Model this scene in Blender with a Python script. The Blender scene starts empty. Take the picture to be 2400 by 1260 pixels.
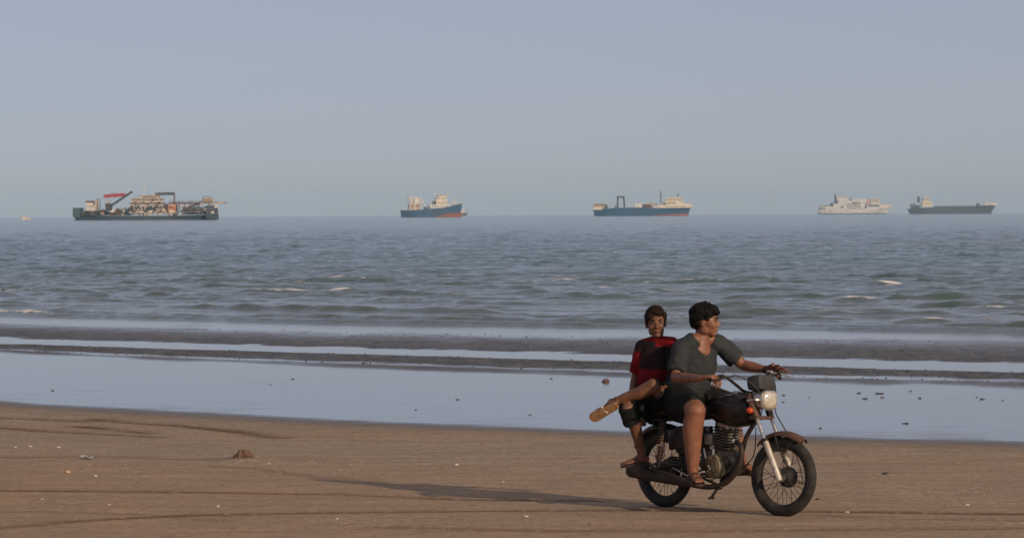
import bpy, bmesh, math, random
import numpy as np
from mathutils import Vector, Matrix

random.seed(7)
rng = np.random.default_rng(11)
SC = bpy.context.scene
COL = SC.collection
R = math.radians

# ------------------------------------------------------------------ camera
EYE = Vector((0.0, 0.0, 2.2))
FPX = 8640.0                       # focal length in pixels of the 2400 px wide photograph
PITCH = math.atan(127.5 / FPX)
ROLL = 10.0 / 2400.0
F0 = Vector((0, math.cos(PITCH), -math.sin(PITCH)))
U0 = Vector((0, math.sin(PITCH), math.cos(PITCH)))
R0 = Vector((1, 0, 0))
RT = R0 * math.cos(ROLL) - U0 * math.sin(ROLL)
UP = U0 * math.cos(ROLL) + R0 * math.sin(ROLL)
cam = bpy.data.cameras.new('camera')
camo = bpy.data.objects.new('camera', cam)
COL.objects.link(camo)
camo.matrix_world = Matrix(((RT.x, UP.x, -F0.x, EYE.x), (RT.y, UP.y, -F0.y, EYE.y),
                            (RT.z, UP.z, -F0.z, EYE.z), (0, 0, 0, 1)))
cam.sensor_width = 36.0
cam.lens = 36.0 * FPX / 2400.0
cam.clip_start = 0.5
cam.clip_end = 60000
cam.dof.use_dof = True
cam.dof.focus_distance = 28.0
cam.dof.aperture_fstop = 13.0
SC.camera = camo

# ------------------------------------------------------------------ sky, sun, exposure
SUN_EL, SUN_AZ = R(20.0), R(139.0)       # azimuth clockwise from +Y
world = bpy.data.worlds.new('World')
SC.world = world
world.use_nodes = True
nt = world.node_tree
bg = nt.nodes['Background']
sky = nt.nodes.new('ShaderNodeTexSky')
sky.sky_type = 'NISHITA'
sky.sun_disc = False
sky.sun_elevation = SUN_EL
sky.sun_rotation = SUN_AZ
sky.air_density = 0.5
sky.dust_density = 0.5
sky.ozone_density = 3.0
mx = nt.nodes.new('ShaderNodeMix')
mx.data_type = 'RGBA'
mx.inputs[0].default_value = 0.65
mx.inputs[7].default_value = (3.98, 3.62, 3.82, 1)      # even veil of haze over the whole sky
nt.links.new(sky.outputs[0], mx.inputs[6])
nt.links.new(mx.outputs[2], bg.inputs[0])
bg.inputs[1].default_value = 0.1
sun = bpy.data.lights.new('sun', 'SUN')
sun.energy = 3.2
sun.angle = R(1.0)
sun.color = (1.0, 0.76, 0.52)
suno = bpy.data.objects.new('sun', sun)
COL.objects.link(suno)
sd = Vector((math.sin(SUN_AZ) * math.cos(SUN_EL), math.cos(SUN_AZ) * math.cos(SUN_EL), math.sin(SUN_EL)))
suno.rotation_euler = sd.to_track_quat('Z', 'Y').to_euler()
suno.location = (20, -20, 30)
vs = SC.view_settings
SC.display_settings.display_device = 'sRGB'
vs.view_transform = 'Standard'
vs.look = 'None'
vs.exposure = 0.0
vs.gamma = 1.0
vs.use_curve_mapping = False

# ------------------------------------------------------------------ helpers
def ray(px, py):
    return (F0 + RT * ((px - 1200) / FPX) - UP * ((py - 630) / FPX)).normalized()

def ground(px, py, z=0.0):
    d = ray(px, py)
    return EYE + d * ((z - EYE.z) / d.z)

def lin(r, g, b):
    return tuple(((v / 255) / 12.92 if v / 255 < 0.04045 else ((v / 255 + 0.055) / 1.055) ** 2.4) for v in (r, g, b)) + (1,)

class MB:
    def __init__(s):
        s.v = []; s.f = []
    def add(s, vs_, fs_):
        n = len(s.v)
        s.v.extend([tuple(v) for v in vs_])
        s.f.extend([tuple(i + n for i in f) for f in fs_])
        return s
    def box(s, c, d, rot=None, bev=0.0):
        x, y, z = d[0] / 2, d[1] / 2, d[2] / 2
        if bev <= 0:
            vs_ = [(a * x, b * y, e * z) for a in (-1, 1) for b in (-1, 1) for e in (-1, 1)]
            fs_ = [(0, 1, 3, 2), (4, 6, 7, 5), (0, 4, 5, 1), (2, 3, 7, 6), (0, 2, 6, 4), (1, 5, 7, 3)]
        else:
            bm = bmesh.new()
            bmesh.ops.create_cube(bm, size=1)
            for v in bm.verts:
                v.co = Vector((v.co.x * 2 * x, v.co.y * 2 * y, v.co.z * 2 * z))
            bmesh.ops.bevel(bm, geom=bm.edges[:], offset=bev, segments=2, affect='EDGES', profile=0.6)
            vs_ = [v.co.copy() for v in bm.verts]
            fs_ = [tuple(v.index for v in f.verts) for f in bm.faces]
            bm.free()
        vs_ = [Vector(v) for v in vs_]
        if rot is not None:
            vs_ = [rot @ v for v in vs_]
        c = Vector(c)
        return s.add([v + c for v in vs_], fs_)
    def rings(s, rings, cap=True, closed=False):
        n = len(rings[0]); base = len(s.v)
        for r_ in rings: s.v.extend([tuple(p) for p in r_])
        m = len(rings)
        for i in range(m if closed else m - 1):
            j = (i + 1) % m
            for k in range(n):
                l = (k + 1) % n
                s.f.append((base + i * n + k, base + i * n + l, base + j * n + l, base + j * n + k))
        if cap and not closed:
            s.f.append(tuple(base + k for k in reversed(range(n))))
            s.f.append(tuple(base + (m - 1) * n + k for k in range(n)))
        return s
    def tube(s, pts, rad, n=10, round_ends=False, side=None, flat=1.0):
        """swept tube; rad number, list, or list of (a,b) where a is along 'side'"""
        P_ = [Vector(p) for p in pts]
        if not isinstance(rad, (list, tuple)): rad = [rad] * len(P_)
        rad = [(r_, r_ * flat) if not isinstance(r_, (list, tuple)) else tuple(r_) for r_ in rad]
        T = []
        for i in range(len(P_)):
            a = P_[max(i - 1, 0)]; b = P_[min(i + 1, len(P_) - 1)]
            T.append((b - a).normalized() if (b - a).length > 1e-9 else Vector((0, 0, 1)))
        ref = Vector(side) if side is not None else (Vector((0, 0, 1)) if abs(T[0].z) < 0.9 else Vector((1, 0, 0)))
        rs = []
        def ring(c, t, a, b, ref):
            x = (ref - t * ref.dot(t)).normalized(); y = t.cross(x)
            return [c + x * (math.cos(2 * math.pi * k / n) * a) + y * (math.sin(2 * math.pi * k / n) * b) for k in range(n)], x
        if round_ends:
            a, b = rad[0]
            for q in (80, 60, 40, 20):
                h = math.sin(R(q)); w = math.cos(R(q))
                rr, _ = ring(P_[0] - T[0] * (h * min(a, b)), T[0], a * w, b * w, ref); rs.append(rr)
        for p, t, (a, b) in zip(P_, T, rad):
            rr, x = ring(p, t, a, b, ref); rs.append(rr)
            if side is None: ref = x
        if round_ends:
            a, b = rad[-1]
            for q in (20, 40, 60, 80):
                h = math.sin(R(q)); w = math.cos(R(q))
                rr, _ = ring(P_[-1] + T[-1] * (h * min(a, b)), T[-1], a * w, b * w, ref); rs.append(rr)
        return s.rings(rs)
    def cyl(s, p0, p1, r0, r1=None, n=16):
        return s.tube([p0, p1], [r0, r0 if r1 is None else r1], n)
    def ball(s, c, r_, rot=None, nu=16, nv=10):
        c = Vector(c)
        if not isinstance(r_, (tuple, list)): r_ = (r_, r_, r_)
        rs = []
        for i in range(1, nv):
            th = math.pi * i / nv
            rr = []
            for k in range(nu):
                ph = 2 * math.pi * k / nu
                v = Vector((r_[0] * math.sin(th) * math.cos(ph), r_[1] * math.sin(th) * math.sin(ph), -r_[2] * math.cos(th)))
                if rot is not None: v = rot @ v
                rr.append(c + v)
            rs.append(rr)
        return s.rings(rs)
    def lathe(s, c, axis, prof, n=32):
        """prof: list of (along axis, radius)"""
        c = Vector(c); t = Vector(axis).normalized()
        ref = Vector((0, 0, 1)) if abs(t.z) < 0.9 else Vector((1, 0, 0))
        x = (ref - t * ref.dot(t)).normalized(); y = t.cross(x)
        rs = [[c + t * a + x * (math.cos(2 * math.pi * k / n) * r_) + y * (math.sin(2 * math.pi * k / n) * r_) for k in range(n)] for a, r_ in prof]
        return s.rings(rs)
    def torus(s, c, axis, prof, n=48):
        """closed section prof: list of (along axis, radius)"""
        c = Vector(c); t = Vector(axis).normalized()
        ref = Vector((0, 0, 1)) if abs(t.z) < 0.9 else Vector((1, 0, 0))
        x = (ref - t * ref.dot(t)).normalized(); y = t.cross(x)
        rs = []
        for k in range(n):
            a_ = 2 * math.pi * k / n
            d = x * math.cos(a_) + y * math.sin(a_)
            rs.append([c + d * r_ + t * a for a, r_ in prof])
        return s.rings(rs, closed=True)
    def xf(s, M):
        s.v = [tuple(M @ Vector(v)) for v in s.v]
        return s
    def mesh(s, name='mesh', smooth=True, angle=40):
        me = bpy.data.meshes.new(name)
        me.from_pydata(s.v, [], s.f)
        bm = bmesh.new(); bm.from_mesh(me)
        bmesh.ops.recalc_face_normals(bm, faces=bm.faces[:])
        if smooth:
            ca = math.cos(R(angle))
            for f in bm.faces: f.smooth = True
            for e in bm.edges:
                if len(e.link_faces) == 2 and e.link_faces[0].normal.dot(e.link_faces[1].normal) < ca: e.smooth = False
        bm.to_mesh(me); bm.free()
        return me
    def build(s, name, mat, parent=None, smooth=True, angle=40):
        o = bpy.data.objects.new(name, s.mesh(name, smooth, angle))
        if mat is not None: o.data.materials.append(mat)
        COL.objects.link(o)
        if parent is not None: o.parent = parent
        return o

def tag(o, label=None, cat=None, group=None, kind=None):
    if label: o['label'] = label
    if cat: o['category'] = cat
    if group: o['group'] = group
    if kind: o['kind'] = kind
    return o

def empty(name, M=None):
    o = bpy.data.objects.new(name, None)
    o.empty_display_size = 0.2
    COL.objects.link(o)
    if M is not None: o.matrix_world = M
    return o

# numpy lattice noise
def _hash(ix, iy, iz, seed):
    h = (ix.astype(np.int64) * 374761393 + iy.astype(np.int64) * 668265263 + iz.astype(np.int64) * 2147483647 + seed * 1274126177) & 0xffffffff
    h = ((h ^ (h >> 13)) * 1274126177) & 0xffffffff
    h = ((h ^ (h >> 16)) * 2246822519) & 0xffffffff
    return ((h ^ (h >> 15)) & 0xffff) / 32767.5 - 1.0

def noise(x, y, z=0.0, seed=0):
    x = np.asarray(x, float); y = np.asarray(y, float) + x * 0; z = np.asarray(z, float) + x * 0
    ix, iy, iz = np.floor(x), np.floor(y), np.floor(z)
    fx, fy, fz = x - ix, y - iy, z - iz
    fx, fy, fz = [t * t * t * (t * (t * 6 - 15) + 10) for t in (fx, fy, fz)]
    out = 0
    for dx in (0, 1):
        for dy in (0, 1):
            for dz in (0, 1):
                w = (fx if dx else 1 - fx) * (fy if dy else 1 - fy) * (fz if dz else 1 - fz)
                out = out + w * _hash(ix + dx, iy + dy, iz + dz, seed)
    return out

def fbm(x, y, z=0.0, oct=4, seed=0):
    s_, a, t = 0, 1.0, 0
    for i in range(oct):
        s_ = s_ + a * noise(x * 2 ** i + 17.3 * i, y * 2 ** i - 9.1 * i, np.asarray(z) * 2 ** i, seed + i)
        t += a; a *= 0.5
    return s_ / t

def grid_mesh(name, X, Y, Z, keep=None, attrs=None, mat=None):
    """X,Y,Z 2-D arrays -> mesh object; keep: face mask"""
    m, n = X.shape
    co = np.stack([X, Y, Z], -1).reshape(-1, 3)
    i = np.arange(m * n).reshape(m, n)
    q = np.stack([i[:-1, :-1], i[:-1, 1:], i[1:, 1:], i[1:, :-1]], -1)
    q = q[keep] if keep is not None else q.reshape(-1, 4)
    used = np.zeros(m * n, bool); used[q.ravel()] = True
    remap = np.cumsum(used) - 1
    q = remap[q]; co = co[used]
    me = bpy.data.meshes.new(name)
    me.vertices.add(len(co)); me.vertices.foreach_set('co', co.astype(np.float32).ravel())
    me.loops.add(q.size); me.loops.foreach_set('vertex_index', q.astype(np.int32).ravel())
    me.polygons.add(len(q)); me.polygons.foreach_set('loop_start', np.arange(0, q.size, 4, dtype=np.int32))
    me.update(calc_edges=True)
    me.polygons.foreach_set('use_smooth', np.ones(len(q), bool))
    for k, a in (attrs or {}).items():
        at = me.attributes.new(k, 'FLOAT', 'POINT')
        at.data.foreach_set('value', a.reshape(-1)[used].astype(np.float32))
    me.update()
    o = bpy.data.objects.new(name, me)
    if mat: me.materials.append(mat)
    COL.objects.link(o)
    return o

# ------------------------------------------------------------------ materials
class N:
    """thin node-tree writer"""
    def __init__(s, name):
        s.m = bpy.data.materials.new(name); s.m.use_nodes = True
        s.t = s.m.node_tree; s.b = s.t.nodes['Principled BSDF']
    def n(s, typ, **kw):
        nd = s.t.nodes.new(typ)
        for k, v in kw.items():
            if isinstance(k, str) and k.startswith('i_'): nd.inputs[int(k[2:])].default_value = v
            else: setattr(nd, k, v)
        return nd
    def l(s, a, b): s.t.links.new(a, b)
    def mix(s, fac, a, b):
        nd = s.n('ShaderNodeMix', data_type='RGBA')
        for inp, v in ((nd.inputs[0], fac), (nd.inputs[6], a), (nd.inputs[7], b)):
            if hasattr(v, 'links'): s.l(v, inp)
            else: inp.default_value = v
        return nd.outputs[2]
    def math(s, op, a, b=0.0, c=None, clamp=False):
        nd = s.n('ShaderNodeMath', operation=op, use_clamp=clamp)
        for inp, v in zip(nd.inputs, (a, b, c)):
            if v is None: continue
            if hasattr(v, 'links'): s.l(v, inp)
            else: inp.default_value = v
        return nd.outputs[0]
    def noise(s, scale, detail=4, rough=0.55, vec=None, sc=None):
        nd = s.n('ShaderNodeTexNoise'); nd.inputs['Scale'].default_value = scale
        nd.inputs['Detail'].default_value = detail; nd.inputs['Roughness'].default_value = rough
        if vec is None:
            vec = s.n('ShaderNodeTexCoord').outputs['Object']
        if sc is not None:
            mp = s.n('ShaderNodeMapping'); mp.inputs['Scale'].default_value = sc
            s.l(vec, mp.inputs[0]); vec = mp.outputs[0]
        s.l(vec, nd.inputs['Vector'])
        return nd.outputs['Fac']
    def ramp(s, v, lo, hi, a=0.0, b=1.0):
        nd = s.n('ShaderNodeMapRange'); nd.clamp = True
        s.l(v, nd.inputs[0])
        for i_, q in zip((1, 2, 3, 4), (lo, hi, a, b)): nd.inputs[i_].default_value = q
        return nd.outputs[0]
    def bump(s, h, strength=0.5, dist=0.01, normal=None):
        nd = s.n('ShaderNodeBump'); nd.inputs['Strength'].default_value = strength
        nd.inputs['Distance'].default_value = dist
        s.l(h, nd.inputs['Height'])
        if normal is not None: s.l(normal, nd.inputs['Normal'])
        return nd.outputs[0]
    def set(s, k, v):
        inp = s.b.inputs[k]
        if hasattr(v, 'links'): s.l(v, inp)
        else: inp.default_value = v
        return s
    def attr(s, k):
        return s.n('ShaderNodeAttribute', attribute_name=k).outputs['Fac']

def worn(name, col, col2=None, rough=0.5, metal=0.0, scale=12, lo=0.45, hi=0.65, bump=0.0, spec=0.5, bscale=60):
    """a surface with blotchy wear in a second colour"""
    m = N(name)
    c1 = tuple(col) + (1,) if len(col) == 3 else col
    if col2 is None: col2 = tuple(v * 0.7 for v in c1[:3])
    c2 = tuple(col2)[:3] + (1,)
    f = m.ramp(m.noise(scale, 6), lo, hi)
    m.set('Base Color', m.mix(f, c1, c2))
    m.set('Roughness', m.ramp(m.noise(scale * 2.3, 4), 0.3, 0.7, max(rough - 0.12, 0.03), min(rough + 0.15, 1)))
    m.set('Metallic', metal); m.set('Specular IOR Level', spec)
    if bump: m.set('Normal', m.bump(m.noise(bscale, 4), bump, 0.004))
    return m.m
# ------------------------------------------------------------------ shore layout (world metres)
SEA_Z = -0.075
# lines along the shore: three points each, as seen left / middle / right, laid on the ground at height z
LINES = [((0, 937), (1200, 997), (2400, 1031), -0.040),    # 0 dry sand ends, standing film of water begins
         ((0, 824), (1200, 877), (2400, 908), -0.066),     # 1 film ends
         ((0, 818), (1200, 860), (2400, 890), -0.066),     # 2 lower ripple bar, near foot
         ((0, 804), (1200, 839), (2400, 872), -0.058),     # 3 its far side, water behind it
         ((0, 791), (1200, 823), (2400, 851), -0.067),     # 4 water strip ends at the main bar
         ((0, 762), (1200, 791), (2400, 801), -0.061),     # 5 bar crest
         ((0, 741), (1200, 765), (2400, 779), -0.072)]     # 6 edge of the sea
QUAD = []
for a, b, c, z in LINES:
    pts = [ground(p[0], p[1], z) for p in (a, b, c)]
    QUAD.append((np.polyfit([p.x for p in pts], [p.y for p in pts], 2), pts[0].x, pts[2].x))

def line_y(i, X):
    q, x0, x1 = QUAD[i]
    Xc = np.clip(X, x0 * 1.2, x1 * 1.2)
    return np.polyval(q, Xc) - 0.72 * (X - Xc)

def shore_u(X, Y):
    """0 at the dry edge .. 6 at the sea edge, by linear steps between the lines; negative on dry sand (metres)"""
    ys = [line_y(i, X) for i in range(7)]
    u = (Y - ys[0]) / 1.0
    out = np.where(Y < ys[0], u, 0.0)
    for i in range(6):
        g = np.maximum(ys[i + 1] - ys[i], 0.2)
        t = (Y - ys[i]) / g
        out = np.where((Y >= ys[i]) & (Y < ys[i + 1]), i + np.clip(t, 0, 1), out)
    return np.where(Y >= ys[6], 6 + (Y - ys[6]), out)

def seg_dist(X, Y, path):
    """distance to a polyline and signed fade"""
    d = np.full(X.shape, 1e9)
    for (ax, ay), (bx, by) in zip(path[:-1], path[1:]):
        vx, vy = bx - ax, by - ay
        L2 = vx * vx + vy * vy
        t = np.clip(((X - ax) * vx + (Y - ay) * vy) / L2, 0, 1)
        d = np.minimum(d, np.hypot(X - ax - t * vx, Y - ay - t * vy))
    return d

TRACKS = [  # tyre and drag marks in the dry sand: image points, half width, depth
    ([(-60, 1150), (400, 1152), (800, 1157), (1100, 1168), (1320, 1171), (1420, 1172)], 0.07, 0.022),
    ([(-60, 1240), (60, 1231), (200, 1219), (400, 1208), (700, 1200), (1000, 1196), (1500, 1194), (1900, 1197), (2460, 1203)], 0.075, 0.022),
    ([(216, 976), (300, 984), (430, 992), (560, 1006), (615, 1016), (652, 1021)], 0.10, 0.045),
    ([(-60, 995), (20, 999), (100, 1005), (230, 1012), (370, 1021)], 0.09, 0.022),
    ([(190, 994), (236, 998)], 0.09, 0.03), ([(255, 1000), (310, 1006), (345, 1010)], 0.09, 0.022),
    ([(-40, 973), (90, 977), (220, 984)], 0.09, 0.02),
    ([(500, 1092), (620, 1100), (760, 1119), (900, 1127)], 0.05, 0.012),
    ([(0, 1072), (250, 1070), (520, 1079)], 0.09, 0.012),
    ([(-60, 1195), (300, 1204), (520, 1222)], 0.06, 0.010),
    ([(900, 1236), (1300, 1244), (1700, 1243), (2460, 1236)], 0.09, 0.012),
    ([(1900, 1205), (2100, 1215), (2460, 1219)], 0.06, 0.010),
]
TR = [([tuple(ground(x, y).xy) for x, y in p], w, d) for p, w, d in TRACKS]

def terrain(X, Y):
    """height, wetness 0..1 and furrow mask of the beach"""
    wob = 0.8 * fbm(X * 0.12, Y * 0.12, oct=3, seed=3) * np.clip((Y - 30) / 40, 0, 1)
    fine = 0.30 * fbm(X * 0.7, Y * 0.7, oct=3, seed=5)
    u = shore_u(X, Y + wob * 0.5 + fine * 0.5)
    d0 = np.minimum(u, 0)                                   # metres inland (negative)
    z = -0.040 * np.clip(1 + d0 / 10.0, 0, 1) ** 1.5
    z = z + np.clip(-d0 - 45, 0, 400) * 0.02                # rises inland, behind the camera
    z = z + 0.010 * fbm(X * 0.25, Y * 0.5, oct=3, seed=8) * np.clip(-d0 / 4, 0, 1)
    z = z + 0.0035 * fbm(X * 1.2, Y * 3.5, oct=3, seed=9) * np.clip(-d0 / 2, 0, 1)
    zz = np.interp(u, [0, 1, 2, 2.9, 3.05, 4.0, 4.15, 4.9, 5.3, 6, 9, 40, 200, 3000],
                   [-0.04, -0.066, -0.066, -0.056, -0.068, -0.069, -0.061, -0.060, -0.064, -0.071, -0.24, -0.8, -2.2, -9])
    z = np.where(u > 0, zz, z)
    ub = u + 0.07 * noise(X * 2.2, Y * 1.2, seed=91) + 0.05 * noise(X * 6, Y * 3, seed=92)
    bar = np.interp(ub, [0.9, 1.1, 1.65, 1.8, 2.0, 2.15, 2.9, 3.02, 3.98, 4.06, 4.55, 5.25], [0, .35, .5, 0, .1, 1, 1, 0, 0, 1, 1, 0])
    rip = fbm(X * 1.3, Y * 2.2, oct=4, seed=21)
    z = z + 0.010 * bar * rip + 0.006 * bar * noise(X * 5, Y * 5, seed=31)
    fur = np.zeros(X.shape)
    near = (Y < 50)
    if near.any():
        Xn, Yn = X[near], Y[near]
        zt = np.zeros(Xn.shape); fm = np.zeros(Xn.shape)
        jit = 0.03 * noise(Xn * 0.9, Yn * 0.9, seed=41)
        for p, w, dd in TR:
            s_ = seg_dist(Xn, Yn + jit, p)
            brk = 0.92 + 0.30 * noise(Xn * 0.8, Yn * 0.8, seed=43)
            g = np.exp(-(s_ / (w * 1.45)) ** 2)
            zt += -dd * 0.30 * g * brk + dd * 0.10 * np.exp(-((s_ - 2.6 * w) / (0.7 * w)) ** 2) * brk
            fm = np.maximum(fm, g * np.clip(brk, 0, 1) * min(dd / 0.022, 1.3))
        z = z.copy(); z[near] += zt; fur[near] = fm
    wet = np.interp(np.where(u > 1.5, ub, u), [-3.2, -1.6, -0.7, 0.0, 0.93, 1.02, 1.3, 1.65, 1.8, 2.0, 2.15, 2.88, 3.02, 3.97, 4.05, 4.5, 4.9, 5.3, 6, 50],
                    [0, .18, .58, .95, 1, .90, .66, .66, .93, .90, .44, .42, .97, 1, .46, .56, .76, .97, 1, 1])
    patch = fbm(X * 0.9, Y * 0.35, oct=4, seed=51)
    wet = wet + 0.22 * patch * np.interp(u, [-3, -1, 0, .2, .9, 1.1, 1.9, 2.1, 3, 3.1, 3.9, 4, 6, 6.5], [0, .5, .6, .15, .2, 1.2, 1.0, .5, .4, .2, .2, .35, .5, 0])
    return z, np.clip(wet, 0, 1), fur, u, np.clip(bar, 0, 1)

# sand material: dry to wet by the wetness attribute
m = N('sand_shore')
tc = m.n('ShaderNodeTexCoord').outputs['Object']
wet = m.attr('wet'); fur = m.attr('furrow'); bar = m.attr('bar')
n1 = m.noise(0.35, 5, vec=tc, sc=(0.5, 1.2, 1))
n2 = m.noise(3.0, 6, 0.65, vec=tc, sc=(0.4, 1.3, 1))
n3 = m.noise(55, 3, vec=tc)
dry = m.mix(m.ramp(n1, 0.38, 0.62), (0.352, 0.292, 0.222, 1), (0.385, 0.285, 0.200, 1))
dry = m.mix(m.ramp(m.attr('inland'), 0.0, 1.0, 0, 0.75), dry, (0.415, 0.262, 0.152, 1))
dry = m.mix(m.ramp(n2, 0.35, 0.7), dry, (0.275, 0.210, 0.148, 1))
dry = m.mix(m.math('MULTIPLY', m.ramp(n3, 0.55, 0.8), 0.35), dry, (0.40, 0.33, 0.26, 1))
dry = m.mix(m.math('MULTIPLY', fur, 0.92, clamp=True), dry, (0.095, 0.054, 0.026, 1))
wetc = m.mix(bar, (0.080, 0.078, 0.074, 1), (0.078, 0.082, 0.084, 1))
fine = m.noise(1.0, 3, 0.7, vec=tc, sc=(15, 6, 10))
dry = m.mix(m.math('MULTIPLY', m.ramp(fine, 0.54, 0.66), 0.45), dry, (0.47, 0.37, 0.28, 1))
dry = m.mix(m.math('MULTIPLY', m.ramp(fine, 0.46, 0.36), 0.50), dry, (0.200, 0.135, 0.088, 1))
blot = m.noise(1.0, 4, 0.6, vec=tc, sc=(0.8, 2.2, 1))
dry = m.mix(m.math('MULTIPLY', m.ramp(blot, 0.48, 0.64), 0.55), dry, (0.270, 0.205, 0.145, 1))
colr = m.mix(m.math('MAXIMUM', m.ramp(wet, 0.05, 0.75), m.ramp(bar, 0.0, 0.25)), dry, wetc)
peb = m.n('ShaderNodeTexVoronoi'); peb.inputs['Scale'].default_value = 9.0
m.l(tc, peb.inputs['Vector'])
pebm = m.math('MULTIPLY', m.ramp(peb.outputs['Distance'], 0.10, 0.22, 1, 0), m.math('MULTIPLY', bar, m.ramp(n3, 0.5, 0.62)))
colr = m.mix(m.math('MULTIPLY', pebm, 0.6), colr, (0.30, 0.28, 0.25, 1))
barg = m.noise(1.0, 4, 0.75, vec=tc, sc=(7, 3.2, 6))
colr = m.mix(m.math('MULTIPLY', m.ramp(barg, 0.50, 0.64), m.math('MULTIPLY', bar, 0.8)), colr, (0.175, 0.165, 0.150, 1))
colr = m.mix(m.math('MULTIPLY', m.ramp(barg, 0.46, 0.36), m.math('MULTIPLY', bar, 0.8)), colr, (0.030, 0.029, 0.030, 1))
m.set('Base Color', colr)
rj = m.math('MULTIPLY_ADD', m.math('SUBTRACT', n2, 0.5), 0.34, wet)
m.set('Roughness', m.ramp(rj, 0.15, 0.95, 0.85, 0.09))
m.set('Specular IOR Level', m.ramp(wet, 0.0, 0.9, 0.12, 0.45))
m.set('IOR', 1.34)
bstr = m.math('SUBTRACT', 1.0, m.ramp(rj, 0.05, 0.85), clamp=True)
bh = m.math('ADD', m.math('MULTIPLY', m.noise(7, 5, vec=tc, sc=(0.5, 1, 1)), 1.5), m.math('MULTIPLY', m.noise(40, 4, vec=tc), 0.35))
bn = m.n('ShaderNodeBump'); bn.inputs['Distance'].default_value = 0.014
m.l(bh, bn.inputs['Height']); m.l(m.math('MULTIPLY', bstr, 0.85), bn.inputs['Strength'])
film = m.bump(m.noise(2.4, 4, 0.65, vec=tc, sc=(0.30, 1.0, 1)), 0.22, 0.010, bn.outputs[0])
m.set('Normal', film)
M_SAND = m.m

def axis(dense, outer):
    return np.unique(np.concatenate([dense, outer]))

xs = axis(np.concatenate([np.arange(-15, 14, 0.09)]), np.concatenate([np.linspace(-300, -40, 14), np.linspace(-40, -15, 60), np.linspace(14, 40, 60), np.linspace(40, 300, 14)]))
ys = axis(np.concatenate([np.arange(24, 48, 0.05), np.arange(48, 100, 0.12)]), np.concatenate([np.linspace(-120, 10, 24), np.linspace(10, 24, 60), np.linspace(100, 700, 40)]))
X, Y = np.meshgrid(xs, ys)
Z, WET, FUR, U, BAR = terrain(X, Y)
# the little sand heap and its foot
mound = ground(567, 1079)
hh = np.hypot((X - mound.x) / 0.30, (Y - mound.y) / 0.5)
Z = Z + 0.022 * np.exp(-hh ** 2)
fu = (U[:-1, :-1] + U[1:, 1:]) / 2
at = dict(wet=WET, furrow=FUR, bar=BAR, inland=np.clip((-U - 6 + 2.5 * fbm(X * 0.2, Y * 0.3, oct=3, seed=95)) / 8, 0, 1))
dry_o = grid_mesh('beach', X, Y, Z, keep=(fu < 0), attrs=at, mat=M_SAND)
tag(dry_o, kind='structure')
flat_o = grid_mesh('tidal_flat', X, Y, Z, keep=(fu >= 0), attrs=at, mat=M_SAND)
tag(flat_o, kind='structure')
del X, Y, Z, WET, FUR, U, BAR, fu

# ------------------------------------------------------------------ the sea
rows = [52.0]
while rows[-1] < 1100: rows.append(rows[-1] + 0.10 * (max(rows[-1], 78) / 78) ** 1.35)
while rows[-1] < 8800: rows.append(rows[-1] * 1.03)
rows.append(9100)
rows = np.array(rows)
tcol = np.concatenate([[-14, -5, -2, -0.8, -0.45], np.linspace(-0.27, 0.27, 470), [0.45, 0.8, 2, 5, 14]])
Yg = np.repeat(rows[:, None], len(tcol), 1)
Xg = tcol[None, :] * (Yg + 15)
amp = 1.0 / (1 + (Yg / 1500.0) ** 2)
shore = np.clip((shore_u(Xg, Yg) - 6.0) / 60.0, 0, 1)      # waves die out on the flat
shx = (0.22 + 0.78 * shore) * (1 + 0.5 * np.clip((Yg - 120) / 300, 0, 1))
Zg = np.zeros(Xg.shape)
wr = np.random.default_rng(5)
theta0 = math.atan2(0.80, 0.58)
# group the trains into patches so crests are short and broken
wx = Xg + 0.9 * fbm(Xg * 0.15, Yg * 0.15, oct=2, seed=71)
wy = Yg + 1.2 * fbm(Xg * 0.13, Yg * 0.13, oct=2, seed=72)
for i in range(54):
    lam = 0.5 * (17.0 ** wr.random())
    th = theta0 + wr.normal(0, 0.38 if lam > 2.5 else 0.75)
    k = 2 * math.pi / lam
    a = 0.0054 * lam ** 0.62 * (0.52 if lam > 3.5 else 1.0) * (0.6 + 0.8 * wr.random())
    ph = k * (wx * math.cos(th) + wy * math.sin(th)) + wr.random() * 7
    env = 0.55 + 0.9 * noise(Xg / (lam * 2.2), Yg / (lam * 1.6), seed=100 + i)
    lod = np.clip(1.6 - 2.2 * (np.gradient(rows)[:, None] / lam), 0, 1)
    s_ = np.sin(ph)
    Zg += a * env * lod * (s_ + 0.35 * np.cos(2 * ph))
Zg *= amp * shx * np.clip((shore_u(Xg, Yg) - 6.0) / 2.5 + 0.25, 0, 1)
foam = np.zeros(Xg.shape)
chop = 0
for sc_, am, sd_ in ((1.25, 0.050, 201), (0.62, 0.042, 203), (2.6, 0.030, 205)):
    nn_ = noise((Xg * 0.82 + Yg * 0.57) / sc_ * 0.75, (Yg * 0.82 - Xg * 0.57) / sc_, seed=sd_)
    lodc = np.clip(1.7 - 1.3 * (np.gradient(rows)[:, None] / sc_), 0, 1)
    chop = chop + am * (1 - 2 * np.abs(nn_)) * lodc * (0.75 + 0.5 * noise(Xg / 9, Yg / 7, seed=sd_ + 40))
Zg += chop * (0.24 + 0.76 * np.clip(((ue0 := shore_u(Xg, Yg) - 6.0) - 8) / 60.0, 0, 1) ** 0.8) * np.clip(ue0 / 2.5 + 0.25, 0, 1) * (1 + 0.8 * np.clip((Yg - 150) / 400, 0, 1))
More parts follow.
